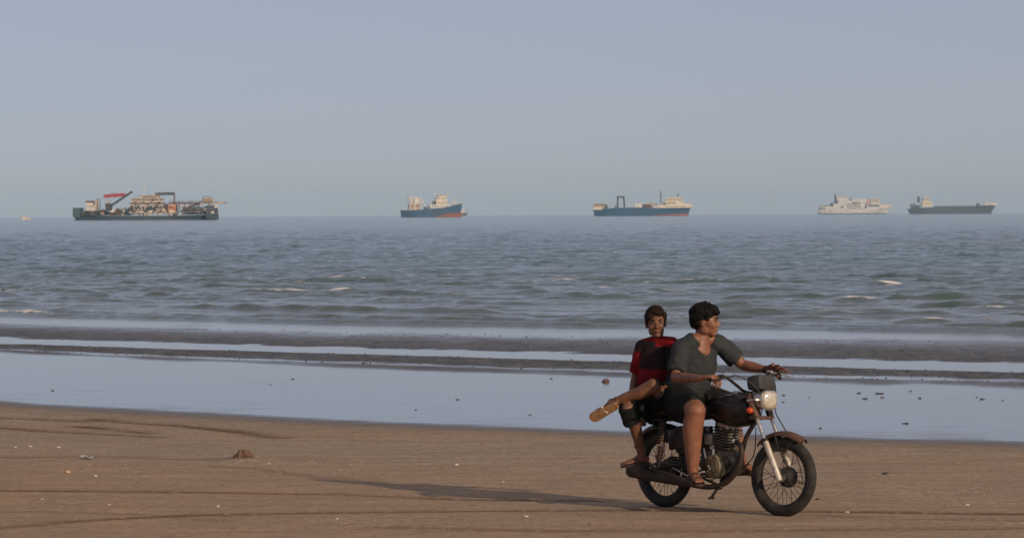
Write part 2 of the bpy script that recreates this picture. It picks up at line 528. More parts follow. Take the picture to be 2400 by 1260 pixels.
# breaking wavelets: centre px, half length px, height m
BREAK = [(795, 652, 34, .13), (640, 690, 108, .12), (800, 684, 28, .14), (108, 672, 34, .10), (1078, 691, 26, .11),
         (1325, 660, 34, .09), (1518, 661, 68, .11), (1815, 664, 14, .10), (2092, 671, 70, .13), (2010, 708, 66, .09),
         (2170, 756, 78, .09), (2330, 756, 40, .07), (380, 699, 50, .08), (1590, 751, 60, .05), (1200, 747, 46, .10),
         (225, 697, 30, .08), (40, 721, 70, .10), (2330, 668, 60, .10), (1960, 748, 50, .08), (2300, 708, 60, .08),
         (1720, 718, 40, .08), (420, 650, 50, .07), (120, 641, 40, .07), (560, 708, 60, .07), (1060, 650, 80, .07),
         (930, 694, 60, .07), (1260, 688, 60, .08), (2380, 735, 60, .08), (1480, 690, 60, .07), (2240, 640, 60, .07)]
FOAMY = {0: 1, 1: .9, 2: 1, 3: .9, 4: 1, 5: .7, 6: .95, 7: .9, 8: 1, 9: .75, 10: .7, 11: .5, 12: .35, 13: .45}
for i, (px, py, hl, h) in enumerate(BREAK):
    c = ground(px, py, SEA_Z)
    half = hl / FPX * c.y
    ca, sa = math.cos(-0.04), math.sin(-0.04)
    lx = (Xg - c.x) * ca + (Yg - c.y) * sa
    ly = -(Xg - c.x) * sa + (Yg - c.y) * ca
    ly = ly + 0.35 * noise(lx * 0.8 + i * 9, lx * 0, seed=61)
    e = np.clip(1.15 - (lx / half) ** 2, 0, 1) ** 0.5
    prof = np.where(ly < 0, np.exp(-(ly / 0.42) ** 2), np.exp(-(ly / 1.5) ** 2))
    Zg += 1.15 * h * e * prof * (0.8 + 0.35 * noise(lx * 1.6, ly * 0, seed=62 + i))
    if i in FOAMY:
        brkx = np.clip(0.62 + 1.2 * fbm(lx * 1.1 + 5 * i, lx * 0 + ly * 0.3, oct=3, seed=64), 0, 1.1)
        g = (np.exp(-((ly + 0.10) / 0.16) ** 2) * 1.15 + 0.35 * np.exp(-((ly + 0.9) / 0.4) ** 2)) * e * FOAMY[i] * brkx
        foam = np.maximum(foam, g)
# small run-up ripple all along the sea's edge
ue = shore_u(Xg, Yg + 0.5 * fbm(Xg * 0.25, Yg * 0.1, oct=3, seed=82)) - 6
Zg += 0.085 * np.exp(-((ue - 0.9) / 0.34) ** 2) * np.clip(0.55 + 0.7 * noise(Xg * 0.22, Yg * 0.15, seed=84), 0.1, 1.3)
for per, off, hgt, sd_ in ((5.2, 0.0, 0.095, 211), (8.3, 2.4, 0.125, 217), (3.1, 1.2, 0.055, 223)):
    c_ = ue + 1.3 * noise(Xg * 0.10, Yg * 0.04, seed=sd_) + off
    k_ = np.floor(c_ / per); f_ = (c_ / per - k_ - 0.5) * per
    w_ = np.where(f_ < 0, 0.30, 0.9) * (0.7 + hgt * 4)
    envx = np.clip(2.0 * noise(Xg * 0.42 + k_ * 13.7, k_ * 3.1, seed=sd_ + 1) + 0.05, 0, 1) ** 0.7
    zone = np.clip(ue / 2.0, 0, 1) * np.clip(1.5 - ue / 70.0, 0, 1)
    Zg += hgt * np.exp(-(f_ / w_) ** 2) * envx * zone * (0.85 + 0.3 * noise(Xg * 1.7, Yg * 0.5, seed=sd_ + 2))
    foam = np.maximum(foam, (0.75 if hgt > 0.09 else 0) * np.exp(-((f_ + 0.14) / 0.16) ** 2) * zone * np.clip(3 * noise(Xg * 0.35 + k_ * 5.1, k_ * 7.7, seed=sd_ + 3) - 0.85, 0, 1) * envx)
Zg += SEA_Z - 0.05 * np.clip(-ue, 0, 3)
ks = (ue[:-1, :-1] > -1.5)
m = N('sea_water')
tc = m.n('ShaderNodeTexCoord').outputs['Object']
fo = m.attr('foam')
deep = m.mix(m.ramp(m.noise(0.05, 3, vec=tc, sc=(0.5, 1, 1)), 0.35, 0.65), (0.026, 0.112, 0.112, 1), (0.040, 0.108, 0.096, 1))
deep = m.mix(m.ramp(m.attr('shallow'), 0.0, 1.0), deep, (0.064, 0.096, 0.078, 1))
fn = m.noise(2.6, 6, 0.75, vec=tc, sc=(1, 1.4, 1))
fm = m.ramp(m.math('ADD', m.math('MULTIPLY', fo, 1.25), m.math('MULTIPLY', m.math('SUBTRACT', fn, 0.5), 2.6)), 0.40, 0.85)
m.set('Base Color', m.mix(fm, deep, (0.80, 0.78, 0.74, 1)))
m.set('Roughness', m.math('ADD', m.math('MULTIPLY', fm, 0.6), 0.10))
m.set('IOR', 1.333)
r1 = m.noise(2.6, 4, 0.65, vec=tc, sc=(0.9, 1.0, 1))
r2 = m.noise(0.55, 4, 0.6, vec=tc, sc=(0.8, 1.0, 1))
b1 = m.bump(r1, 0.45, 0.09)
r3 = m.noise(0.13, 3, 0.6, vec=tc, sc=(1.0, 0.8, 1))
m.set('Normal', m.bump(r3, 0.8, 0.9, m.bump(r2, 0.6, 0.34, b1)))
M_SEA = m.m
sea = grid_mesh('sea', Xg, Yg, Zg, keep=ks, attrs=dict(foam=foam, shallow=np.clip(1.15 - ue / 75.0, 0, 1) ** 0.8), mat=M_SEA)
tag(sea, kind='structure')
del Xg, Yg, Zg, foam, ue
# open water goes on to both sides and the seabed below it
m = N('seabed_sand'); m.set('Base Color', (0.12, 0.10, 0.07, 1)); m.set('Roughness', 0.9)
sb_ = MB(); sb_.add([(-15000, 600, -9), (15000, 600, -9), (15000, 9000, -9), (-15000, 9000, -9)], [(0, 1, 2, 3)])
tag(sb_.build('seabed', m.m), kind='structure')
# ------------------------------------------------------------------ the motorcycle's own frame
PR = ground(1558, 1187); PF = ground(1836, 1209)
FW = (PF - PR).normalized(); LF = Vector((-FW.y, FW.x, 0)); WB = (PF - PR).length
BM = Matrix(((FW.x, LF.x, 0, PR.x), (FW.y, LF.y, 0, PR.y), (0, 0, 1, 0.0), (0, 0, 0, 1)))

def P(px, py, side=0.0):
    """point of the photograph, on the upright plane 'side' metres left of the motorcycle's middle plane, in its frame"""
    d = ray(px, py)
    t = ((PR + LF * side) - EYE).dot(LF) / d.dot(LF)
    w = EYE + d * t
    return Vector(((w - PR).dot(FW), side, w.z))

WR = 0.290                                           # wheel radius
AX_R = Vector((0, 0, WR - 0.004)); AX_F = Vector((WB, 0, WR - 0.004))
steer_dir = Vector((-0.46, 0, 0.89)).normalized()    # up the steering axis
steer_pt = AX_F + Vector((-0.05, 0, 0))
STEER = Matrix.Translation(steer_pt) @ Matrix.Rotation(R(7), 4, steer_dir) @ Matrix.Translation(-steer_pt)
SI = STEER.inverted()

def PS(px, py, side=0.0):
    """like P, but for parts built before the steering turn"""
    return SI @ P(px, py, side)

# ---- materials
m = N('tyre_rubber')
nz = m.noise(9, 5)
m.set('Base Color', m.mix(m.ramp(nz, 0.4, 0.7), (0.013, 0.012, 0.011, 1), (0.050, 0.042, 0.032, 1)))
m.set('Roughness', 0.82); m.set('Normal', m.bump(m.noise(70, 3), 0.8, 0.006)); M_TYRE = m.m
M_RIM = worn('rusty_chrome_rim', (0.16, 0.13, 0.10), (0.16, 0.055, 0.025), 0.42, 0.55, 14, 0.40, 0.58, 0.2)
M_SPOKE = worn('dull_spoke_steel', (0.11, 0.095, 0.08), (0.08, 0.04, 0.025), 0.5, 0.6, 20)
M_RUST = worn('rusted_fender_paint', (0.135, 0.070, 0.042), (0.070, 0.034, 0.022), 0.55, 0.1, 9, 0.35, 0.65, 0.35, bscale=40)
M_CHROME = worn('aged_chrome', (0.62, 0.60, 0.56), (0.30, 0.24, 0.18), 0.26, 0.85, 16, 0.52, 0.72)
M_ALU = worn('dirty_fork_alloy', (0.56, 0.52, 0.46), (0.34, 0.28, 0.21), 0.48, 0.35, 14, 0.45, 0.72, 0.15)
M_FRAME = worn('grimy_black_frame', (0.015, 0.012, 0.010), (0.050, 0.028, 0.017), 0.5, 0.1, 13, 0.45, 0.68, 0.3)
M_TANK = worn('dark_maroon_tank_paint', (0.014, 0.0065, 0.0065), (0.009, 0.008, 0.008), 0.30, 0.1, 8, 0.4, 0.62)
M_SEAT = worn('black_vinyl_seat', (0.012, 0.012, 0.013), (0.022, 0.020, 0.019), 0.55, 0.0, 10, bump=0.3)
M_ENGINE = worn('oily_engine_alloy', (0.24, 0.215, 0.175), (0.040, 0.034, 0.028), 0.5, 0.5, 15, 0.38, 0.6, 0.4)
M_CASE = worn('sandy_yellow_engine_cover', (0.30, 0.255, 0.15), (0.12, 0.095, 0.06), 0.5, 0.3, 22, 0.42, 0.62, 0.3)
M_EXH = worn('rusted_exhaust', (0.056, 0.032, 0.024), (0.026, 0.018, 0.016), 0.62, 0.25, 10, 0.35, 0.62, 0.4)
M_COVER = worn('dark_grey_instrument_cover', (0.040, 0.042, 0.045), (0.026, 0.028, 0.030), 0.7, 0.0, 18, bump=0.4)
m = N('orange_indicator_plastic'); m.set('Base Color', (0.55, 0.075, 0.018, 1)); m.set('Roughness', 0.25); M_ORANGE = m.m
m = N('headlight_lens')
wv = m.n('ShaderNodeTexWave', wave_type='BANDS', bands_direction='Y'); wv.inputs['Scale'].default_value = 30
m.l(m.n('ShaderNodeTexCoord').outputs['Object'], wv.inputs['Vector'])
m.set('Base Color', m.mix(m.ramp(m.noise(18, 3), 0.4, 0.7), (0.74, 0.70, 0.60, 1), (0.46, 0.40, 0.30, 1)))
m.set('Roughness', 0.16); m.set('Metallic', 0.35); m.set('Normal', m.bump(wv.outputs['Fac'], 0.25, 0.004)); M_LENS = m.m
M_CABLE = worn('black_cable', (0.012, 0.011, 0.010), None, 0.5)
M_RED = worn('faded_red_metal', (0.20, 0.030, 0.018), (0.085, 0.022, 0.014), 0.5, 0.1, 20)

bike = empty('motorcycle', BM)
tag(bike, 'old black motorcycle with a rusty front mudguard and square headlight, ridden along the sand', 'motorcycle')

# ---- wheels
def make_wheel(centre, turn):
    M_ = (STEER if turn else Matrix.Identity(4)) @ Matrix.Translation(centre)
    rimp = [(-0.024, WR - 0.052), (-0.026, WR - 0.064), (-0.013, WR - 0.070), (0.013, WR - 0.070), (0.026, WR - 0.064), (0.024, WR - 0.052), (0.0, WR - 0.060)]
    w = MB().torus((0, 0, 0), (0, 1, 0), rimp, 56).build('wheel', M_RIM, bike)
    w.matrix_parent_inverse = Matrix.Identity(4); w.matrix_basis = M_
    sec = []
    for k in range(14):
        a = 2 * math.pi * k / 14
        sec.append((0.038 * math.cos(a), WR - 0.045 + 0.045 * math.sin(a)))
    t = MB().torus((0, 0, 0), (0, 1, 0), sec, 64)
    t.build('tyre', M_TYRE, w)
    h = MB().lathe((0, 0, 0), (0, 1, 0), [(-0.075, 0.012), (-0.07, 0.020), (-0.055, 0.024), (-0.045, 0.055 if not turn else 0.040), (-0.038, 0.060 if not turn else 0.042),
                                          (-0.028, 0.030), (0.0, 0.028), (0.018, 0.050), (0.024, 0.068), (0.052, 0.070), (0.058, 0.060), (0.062, 0.020), (0.080, 0.013)], 28)
    for k in range(5):
        h.lathe((0, 0, 0), (0, 1, 0), [(0.028 + 0.005 * k, 0.060), (0.029 + 0.005 * k, 0.074), (0.031 + 0.005 * k, 0.074), (0.032 + 0.005 * k, 0.060)], 28)
    h.build('hub', M_ENGINE, w)
    me = None
    for k in range(36):
        side = -1 if k % 2 else 1
        a0 = 2 * math.pi * k / 36
        lean = (1 if (k // 2) % 2 else -1) * 0.62
        def pt(ang, r_, y): return Vector((r_ * math.sin(ang), y, r_ * math.cos(ang)))
        if me is None or k < 4:
            sp = MB().tube([pt(a0 + lean, 0.055, side * 0.026), pt(a0, WR - 0.062, side * 0.004)], 0.0021, 5)
            o = sp.build('spoke', M_SPOKE, w, angle=80)
            if k == 0: me = []
            me.append((o, a0))
        else:
            src, b0 = me[k % 4]
            o = src.copy(); COL.objects.link(o); o.parent = w
            o.matrix_basis = Matrix.Rotation(a0 - b0, 4, 'Y')
    return w

make_wheel(AX_R, False)
make_wheel(AX_F, True)

def S(mb, name, mat, parent=bike, **kw):
    """build a part that turns with the handlebar"""
    mb.xf(STEER)
    return mb.build(name, mat, parent, **kw)

# ---- front fork; stanchions a little lateral
FS = 0.088
for s_ in (-1, 1):
    lo = AX_F + Vector((0.0, s_ * FS, 0.0))
    up = Vector((-0.455, 0, 0.89)).normalized()
    lo = lo + Vector((0.018, 0, 0))
    o = S(MB().tube([lo - up * 0.030, lo + up * 0.0, lo + up * 0.285], [0.019, 0.0235, 0.0235], 16), 'fork_leg', M_ALU)
    q = MB().tube([lo + up * 0.28, lo + up * 0.306], [0.026, 0.023], 16)
    q.xf(STEER); q.build('dust_seal', M_CABLE, o)
    S(MB().tube([lo + up * 0.27, lo + up * 0.64], 0.0145, 14), 'fork_tube', M_CHROME)
    S(MB().tube([lo + up * 0.475, lo + up * 0.50, lo + up * 0.60, lo + up * 0.66], [0.020, 0.027, 0.025, 0.021], 14), 'fork_cover', M_RUST if s_ < 0 else M_FRAME)
    if s_ < 0: FORK_LO, FORK_UP = lo, up
S(MB().lathe(AX_F, (0, 1, 0), [(-0.105, 0.008), (-0.104, 0.013), (0.104, 0.013), (0.105, 0.008)], 12), 'axle', M_FRAME)
mid = (FORK_LO + FORK_UP * 0.475); mid.y = 0
S(MB().box(mid + Vector((-0.02, 0, 0)), (0.075, 0.215, 0.026), bev=0.008), 'lower_clamp', M_RUST)
mid = (FORK_LO + FORK_UP * 0.665); mid.y = 0
S(MB().box(mid + Vector((-0.02, 0, 0)), (0.080, 0.215, 0.022), bev=0.008), 'upper_clamp', M_FRAME)
# steering head
hd = FORK_LO + FORK_UP * 0.47; hd.y = 0; hd = hd + Vector((-0.055, 0, 0))
HEAD = hd + FORK_UP * 0.09
MB().tube([hd, hd + FORK_UP * 0.19], [0.030, 0.030], 16).build('steering_head', M_FRAME, bike)

# ---- front mudguard with stays, brake plate
def fender(centre, r0, a0, a1, half, drop, n=26, thick=0.003):
    mb = MB(); rings = []
    for i in range(n + 1):
        a = R(a0 + (a1 - a0) * i / n)
        e = min(1.0, 0.35 + 4 * min(i, n - i) / n)
        prof = []
        for q in np.linspace(-1, 1, 11):
            w = half * e ** 0.4 * math.sin(q * math.pi / 2)
            rr = r0 - drop * (1 - math.cos(q * math.pi / 2))
            prof.append((w, rr))
        out = [(w, rr) for w, rr in prof] + [(w * 0.96, rr - thick) for w, rr in reversed(prof)]
        rings.append([centre + Vector((math.sin(a) * rr, w, math.cos(a) * rr)) for w, rr in out])
    mb.rings(rings)
    return mb
ff = S(fender(AX_F, WR + 0.045, -46, 34, 0.062, 0.034), 'mudguard', M_RUST)
for s_ in (-1, 1):
    q = MB().tube([AX_F + Vector((-0.05, s_ * 0.062, 0.31)), AX_F + Vector((0.0, s_ * 0.072, 0.20)), AX_F + Vector((0.045, s_ * 0.072, 0.17)), AX_F + Vector((0.12, s_ * 0.060, 0.275))], 0.007, 8)
    q.xf(STEER); q.build('mudguard_stay', M_FRAME, ff)
S(MB().box(AX_F + Vector((-0.01, -0.062, 0.20)), (0.09, 0.02, 0.035), bev=0.006), 'fork_bracket', M_FRAME)
q = MB().lathe(AX_F, (0, 1, 0), [(0.060, 0.030), (0.062, 0.078), (0.074, 0.072), (0.082, 0.025)], 24)
q.tube([AX_F + Vector((0.03, 0.080, 0.0)), AX_F + Vector((0.11, 0.086, -0.045)), AX_F + Vector((0.115, 0.086, -0.02))], 0.009, 8)
S(q, 'brake_plate', M_ENGINE)
S(MB().tube([AX_F + Vector((0.112, 0.088, -0.03)), AX_F + Vector((0.07, 0.09, 0.10)), AX_F + Vector((-0.02, 0.09, 0.28)), AX_F + Vector((-0.14, 0.07, 0.45)), AX_F + Vector((-0.20, 0.08, 0.62))], 0.0045, 7), 'brake_cable', M_CABLE)

# ---- headlight
hl = PS(1799, 937, 0.0)
hax = Vector((1, -0.04, -0.02)).normalized()
def sq_ring(c, hw, hh_, corner, n=28, bottom=0.90):
    out = []
    for k in range(n):
        a = 2 * math.pi * k / n
        ca, sa = math.cos(a), math.sin(a)
        e = 2 / corner
        x = math.copysign(abs(ca) ** e, ca); z = math.copysign(abs(sa) ** e, sa)
        out.append(c + Vector((0, hw * x * (1 if z > 0 else 1 - (1 - bottom) * -z), hh_ * z)))
    return out
body = MB().rings([sq_ring(hl + hax * a, w * k, h_ * k, 4.0) for a, k, w, h_ in
                   ((-0.13, 0.35, .085, .068), (-0.11, 0.72, .085, .068), (-0.06, 0.95, .085, .068), (-0.005, 1.0, .085, .068), (0.0, 1.06, .085, .068), (0.016, 1.06, .085, .068), (0.016, 0.9, .085, .068))])
hb = S(body, 'headlight', M_CHROME)
lens = MB().rings([sq_ring(hl + hax * a, .080 * k, .064 * k, 3.8) for a, k in ((0.012, 1.0), (0.024, 0.99), (0.034, 0.90), (0.041, 0.72), (0.045, 0.45), (0.046, 0.12))])
lens.xf(STEER); lens.build('lens', M_LENS, hb)
S(MB().box(hl + Vector((-0.04, 0, 0.078)), (0.11, 0.15, 0.012), bev=0.004), 'headlight_visor', M_FRAME)
for s_ in (-1, 1):
    S(MB().tube([hl + Vector((-0.05, s_ * 0.085, 0)), hl + Vector((-0.12, s_ * 0.09, -0.01))], 0.008, 8), 'headlight_bracket', M_CHROME)

# ---- instruments under a dark cover, handlebar, levers
ic = PS(1784, 897, 0.0)
S(MB().box(ic + Vector((0.0, 0, 0.0)), (0.13, 0.215, 0.118), Matrix.Rotation(R(-8), 3, 'Y'), bev=0.045), 'instrument_cover', M_COVER)
bc = PS(1757, 917, 0.0)
GR = P(1668, 889, -0.36); GL = P(1817, 873, 0.36)
gr, gl = SI @ GR, SI @ GL
hbp = [SI @ P(1661, 889, -0.37), gr, SI @ P(1690, 882, -0.31), SI @ P(1703, 884, -0.27), SI @ P(1726, 902, -0.16), bc + Vector((0, -0.06, 0.0)), bc + Vector((0, 0.06, 0)),
       bc + Vector((0.0, 0.15, 0.085)), gl + Vector((0.04, -0.12, 0.0)), gl, gl + Vector((-0.03, 0.09, 0))]
def smooth_path(pts, n=6):
    out = []
    Q = [pts[0]] + list(pts) + [pts[-1]]
    for i in range(1, len(Q) - 2):
        for k in range(n):
            t = k / n
            a, b, c, d = Q[i - 1], Q[i], Q[i + 1], Q[i + 2]
            out.append(0.5 * ((2 * b) + (c - a) * t + (2 * a - 5 * b + 4 * c - d) * t * t + (-a + 3 * b - 3 * c + d) * t ** 3))
    out.append(Q[-2]); return out
hb_ = S(MB().tube(smooth_path(hbp), 0.0115, 10), 'handlebar', M_FRAME)
for g, e, nm in ((hbp[0], hbp[1] + (hbp[2] - hbp[1]) * 0.5, 'grip'), (hbp[-1], hbp[-2] + (hbp[-3] - hbp[-2]) * 0.4, 'grip')):
    q = MB().tube([g, e], 0.0175, 12); q.xf(STEER); q.build(nm, M_CABLE, hb_)
for g, sd_, nm in ((hbp[2], -1, 'brake_lever'), (hbp[-3], 1, 'clutch_lever')):
    f_ = Vector((0.05, sd_ * 0.02, 0.0))
    q = MB().tube(smooth_path([g + Vector((0.01, 0, 0)), g + f_ + Vector((0.01, sd_ * 0.01, -0.006)), g + f_ + Vector((0.015, sd_ * 0.09, -0.018)), g + f_ + Vector((0.005, sd_ * 0.16, -0.026)), g + f_ + Vector((0.006, sd_ * 0.175, -0.02))]), [0.0065], 8) if False else \
        MB().tube(smooth_path([g + Vector((0.01, 0, 0)), g + f_ + Vector((0.01, sd_ * 0.01, -0.006)), g + f_ + Vector((0.015, sd_ * 0.09, -0.018)), g + f_ + Vector((0.005, sd_ * 0.16, -0.026))]), 0.0065, 8)
    q.box(g, (0.045, 0.028, 0.032), bev=0.007)
    S(q, nm, M_CHROME if sd_ > 0 else M_FRAME)
S(MB().tube(smooth_path([hbp[-4] + Vector((0.0, 0.0, 0.01)), SI @ P(1822, 876, 0.25), SI @ P(1829, 880, 0.24), SI @ P(1826, 888, 0.24)]), 0.009, 8), 'mirror_stem', M_FRAME)
for s_, a in ((-1, P(1703, 886, -0.27)), (1, P(1800, 880, 0.22))):
    a = SI @ a
    S(MB().tube(smooth_path([a, a + Vector((0.07, -s_ * 0.05, 0.02)), ic + Vector((0.06, s_ * 0.10, -0.06)), hd + Vector((0.06, s_ * 0.05, 0.02)), hd + Vector((-0.10, s_ * 0.05, -0.02))]), 0.0042, 7), 'control_cable', M_CABLE)
# indicators
i1 = P(1757, 961, -0.115)
q = MB().ball(i1, (0.030, 0.024, 0.024)).tube([i1, i1 + Vector((0.02, 0.09, 0))], 0.006, 8)
q.build('indicator', M_ORANGE, bike)
i1 = P(1806, 955, 0.19)
MB().tube([i1, i1 + Vector((0.0, -0.10, 0))], 0.007, 8).ball(i1, (0.018, 0.02, 0.02)).build('indicator', M_RUST, bike)

# ---- frame
eng = Vector((0.64, 0, 0.36))
dt0 = P(1760, 988, -0.02); dt1 = P(1742, 1060, -0.03); dt2 = P(1722, 1108, -0.04); dt3 = P(1688, 1138, -0.05)
MB().tube(smooth_path([hd + Vector((0, 0, 0.0)), P(1751, 1020, -0.01), P(1738, 1063, -0.02), P(1720, 1100, -0.04), P(1690, 1128, -0.06)]), 0.017, 12).build('down_tube', M_FRAME, bike)
MB().tube([HEAD, Vector((0.50, 0, 0.70)), Vector((0.18, 0, 0.66))], 0.022, 12).build('top_tube', M_FRAME, bike)
for s_ in (-1, 1):
    MB().tube(smooth_path([Vector((0.50, s_ * 0.09, 0.70)), Vector((0.15, s_ * 0.10, 0.665)), Vector((-0.10, s_ * 0.10, 0.67)), Vector((-0.20, s_ * 0.09, 0.70))]), 0.013, 10).build('seat_rail', M_FRAME, bike)
    MB().tube(smooth_path([Vector((0.46, s_ * 0.10, 0.68)), Vector((0.43, s_ * 0.11, 0.45)), Vector((0.45, s_ * 0.11, 0.26))]), 0.014, 10).build('frame_tube', M_FRAME, bike)
    MB().tube([Vector((0.44, s_ * 0.105, 0.36)), Vector((0.0, s_ * 0.085, WR)), Vector((-0.05, s_ * 0.085, WR))], [0.017, 0.016, 0.018], 10).build('swingarm', M_FRAME, bike)
    # shock absorber
    a, b = Vector((0.045, s_ * 0.115, WR + 0.02)), Vector((0.115, s_ * 0.125, 0.655))
    d = (b - a)
    sh = MB().tube([a, a + d * 0.45], 0.017, 12).tube([a + d * 0.55, b], 0.026, 12)
    so = sh.build('shock_absorber', M_EXH if s_ < 0 else M_FRAME, bike)
    co = []
    for k in range(120):
        t = k / 119
        an = t * 2 * math.pi * 10
        x = d.normalized().orthogonal().normalized(); y = d.normalized().cross(x)
        co.append(a + d * (0.14 + 0.55 * t) + (x * math.cos(an) + y * math.sin(an)) * 0.027)
    MB().tube(co, 0.0042, 5).build('spring', M_RUST, so)
MB().box((0.28, -0.115, 0.53), (0.24, 0.02, 0.15), Matrix.Rotation(R(-8), 3, 'Y'), bev=0.009).build('side_panel', M_TANK, bike)
MB().box((0.28, 0.115, 0.53), (0.24, 0.02, 0.15), Matrix.Rotation(R(-8), 3, 'Y'), bev=0.009).build('side_panel', M_TANK, bike)
MB().box((0.30, 0, 0.52), (0.20, 0.18, 0.20), bev=0.02).build('air_box', M_FRAME, bike)

# ---- rear mudguard, tail
fender(AX_R, WR + 0.055, -62, 62, 0.072, 0.04).build('mudguard', M_FRAME, bike)
tl = MB().box((-0.265, 0, 0.625), (0.05, 0.10, 0.06), bev=0.012)
tl.build('tail_light', M_RED, bike)

# ---- seat and tank
seat = []
for x, w, z0, z1 in ((-0.22, .06, .715, .745), (-0.205, .095, .70, .775), (-0.12, .115, .695, .795), (0.0, .12, .69, .795), (0.15, .12, .69, .785), (0.26, .12, .69, .770), (0.40, .115, .69, .768), (0.50, .105, .70, .775), (0.56, .08, .71, .785), (0.575, .05, .72, .78)):
    ring = []
    for k in range(20):
        a = 2 * math.pi * k / 20
        ca, sa = math.cos(a), math.sin(a)
        yy = w * math.copysign(abs(ca) ** 0.6, ca)
        zz = (z0 + z1) / 2 + (z1 - z0) / 2 * math.copysign(abs(sa) ** 0.6, sa)
        ring.append(Vector((x, yy, zz)))
    seat.append(ring)
MB().rings(seat).build('seat', M_SEAT, bike)
tk = []
for x, w, z0, z1 in ((0.545, .05, .70, .78), (0.56, .09, .675, .815), (0.62, .118, .655, .850), (0.70, .133, .64, .872), (0.79, .135, .63, .880), (0.87, .118, .64, .868), (0.92, .085, .66, .845), (0.945, .05, .69, .81)):
    ring = []
    for k in range(24):
        a = 2 * math.pi * k / 24
        ca, sa = math.cos(a), math.sin(a)
        yy = w * math.copysign(abs(ca) ** 0.7, ca)
        zz = (z0 + z1) / 2 + (z1 - z0) / 2 * math.copysign(abs(sa) ** 0.75, sa)
        ring.append(Vector((x, yy, zz)))
    tk.append(ring)
tank = MB().rings(tk).build('fuel_tank', M_TANK, bike)
MB().lathe((0.76, 0, 0.878), (0, 0, 1), [(0, 0.034), (0.014, 0.034), (0.018, 0.026), (0.020, 0.008)], 20).build('filler_cap', M_CHROME, tank)

# ---- engine
cyl_c = P(1706, 1030, 0.0)
ex, ez = cyl_c.x, cyl_c.z
tilt = Matrix.Rotation(R(10), 3, 'Y')
eng_o = MB().box((ex - 0.06, 0, 0.375), (0.30, 0.17, 0.16), bev=0.035).lathe((ex - 0.01, 0, 0.36), (0, 1, 0), [(-0.10, 0.06), (-0.09, 0.095), (0.09, 0.095), (0.10, 0.06)], 26).build('crankcase', M_ENGINE, bike)
base = Vector((ex - 0.03, 0, 0.44)); up_c = tilt @ Vector((0, 0, 1))
MB().tube([base, base + up_c * 0.20], 0.052, 16).build('cylinder', M_ENGINE, bike)
for k in range(8):
    c = base + up_c * (0.022 + 0.022 * k)
    MB().box(c, (0.155, 0.150 if k < 5 else 0.165, 0.009), tilt, bev=0.003).build('cooling_fin', M_ENGINE, bike)
hd_c = base + up_c * 0.215
MB().box(hd_c, (0.12, 0.13, 0.055), tilt, bev=0.014).lathe(hd_c + Vector((-0.02, 0, 0.03)), (0, 1, 0), [(-0.062, 0.012), (-0.06, 0.026), (0.06, 0.026), (0.062, 0.012)], 16).build('cylinder_head', M_ALU, bike)
sp_ = P(1721, 1033, -0.085)
MB().lathe(sp_, (0.5, -0.8, 0.1), [(-0.03, 0.022), (0.0, 0.024), (0.012, 0.016), (0.014, 0.006)], 16).build('exhaust_port', M_CHROME, bike)
for px_, py_ in ((1657, 1005), (1689, 1004), (1705, 1003), (1718, 1004)):
    MB().ball(P(px_, py_, -0.085), 0.0085, nu=10, nv=6).build('bolt', M_CHROME, bike)
MB().box(Vector((ex - 0.16, -0.01, 0.53)), (0.09, 0.07, 0.08), bev=0.015).tube([Vector((ex - 0.12, -0.01, 0.55)), Vector((ex - 0.04, 0, 0.58))], 0.02, 12).build('carburettor', M_ALU, bike)
cc = P(1674, 1092, -0.115)
q = MB().lathe(cc, (0, -1, 0), [(-0.03, 0.092), (0.012, 0.092), (0.026, 0.080), (0.030, 0.050), (0.024, 0.046), (0.024, 0.01)], 30)
q.build('clutch_cover', M_CASE, bike)
MB().lathe(P(1653, 1086, -0.14), (0, -1, 0), [(-0.02, 0.050), (0.012, 0.050), (0.02, 0.040), (0.022, 0.01)], 24).build('oil_filter_cap', M_FRAME, bike)
MB().ball(P(1669, 1121, -0.13), (0.02, 0.014, 0.016)).tube([P(1690, 1070, -0.12), P(1685, 1110, -0.125)], 0.008, 8).build('case_bolt', M_CASE, bike)
MB().lathe(Vector((ex - 0.05, 0.09, 0.36)), (0, 1, 0), [(0, 0.085), (0.04, 0.085), (0.055, 0.06), (0.058, 0.02)], 26).build('generator_cover', M_ENGINE, bike)
MB().tube(smooth_path([P(1650, 1050, -0.13), P(1655, 1075, -0.15), P(1664, 1100, -0.15)]), 0.006, 8).build('oil_line', M_CHROME, bike)
MB().tube(smooth_path([P(1667, 1048, -0.10), P(1672, 1052, -0.12), P(1671, 1075, -0.13)]), 0.008, 8).build('kick_start', M_CHROME, bike)

# ---- exhaust
MB().tube(smooth_path([sp_ + Vector((-0.02, 0.02, 0)), P(1737, 1046, -0.11), P(1736, 1080, -0.12), P(1720, 1112, -0.13), P(1694, 1134, -0.14), P(1655, 1140, -0.16), P(1610, 1132, -0.175)]), 0.020, 14).build('exhaust_pipe', M_EXH, bike)
e0, e1 = P(1616, 1131, -0.175), P(1476, 1101, -0.19)
ed = e1 - e0
MB().tube([e0 - ed * 0.02, e0 + ed * 0.06, e0 + ed * 0.35, e0 + ed * 0.80, e0 + ed * 0.97, e0 + ed * 1.0], [0.022, 0.034, 0.043, 0.050, 0.052, 0.044], 20).tube([e0 + ed * 0.99, e0 + ed * 1.04], 0.014, 10).build('silencer', M_EXH, bike)

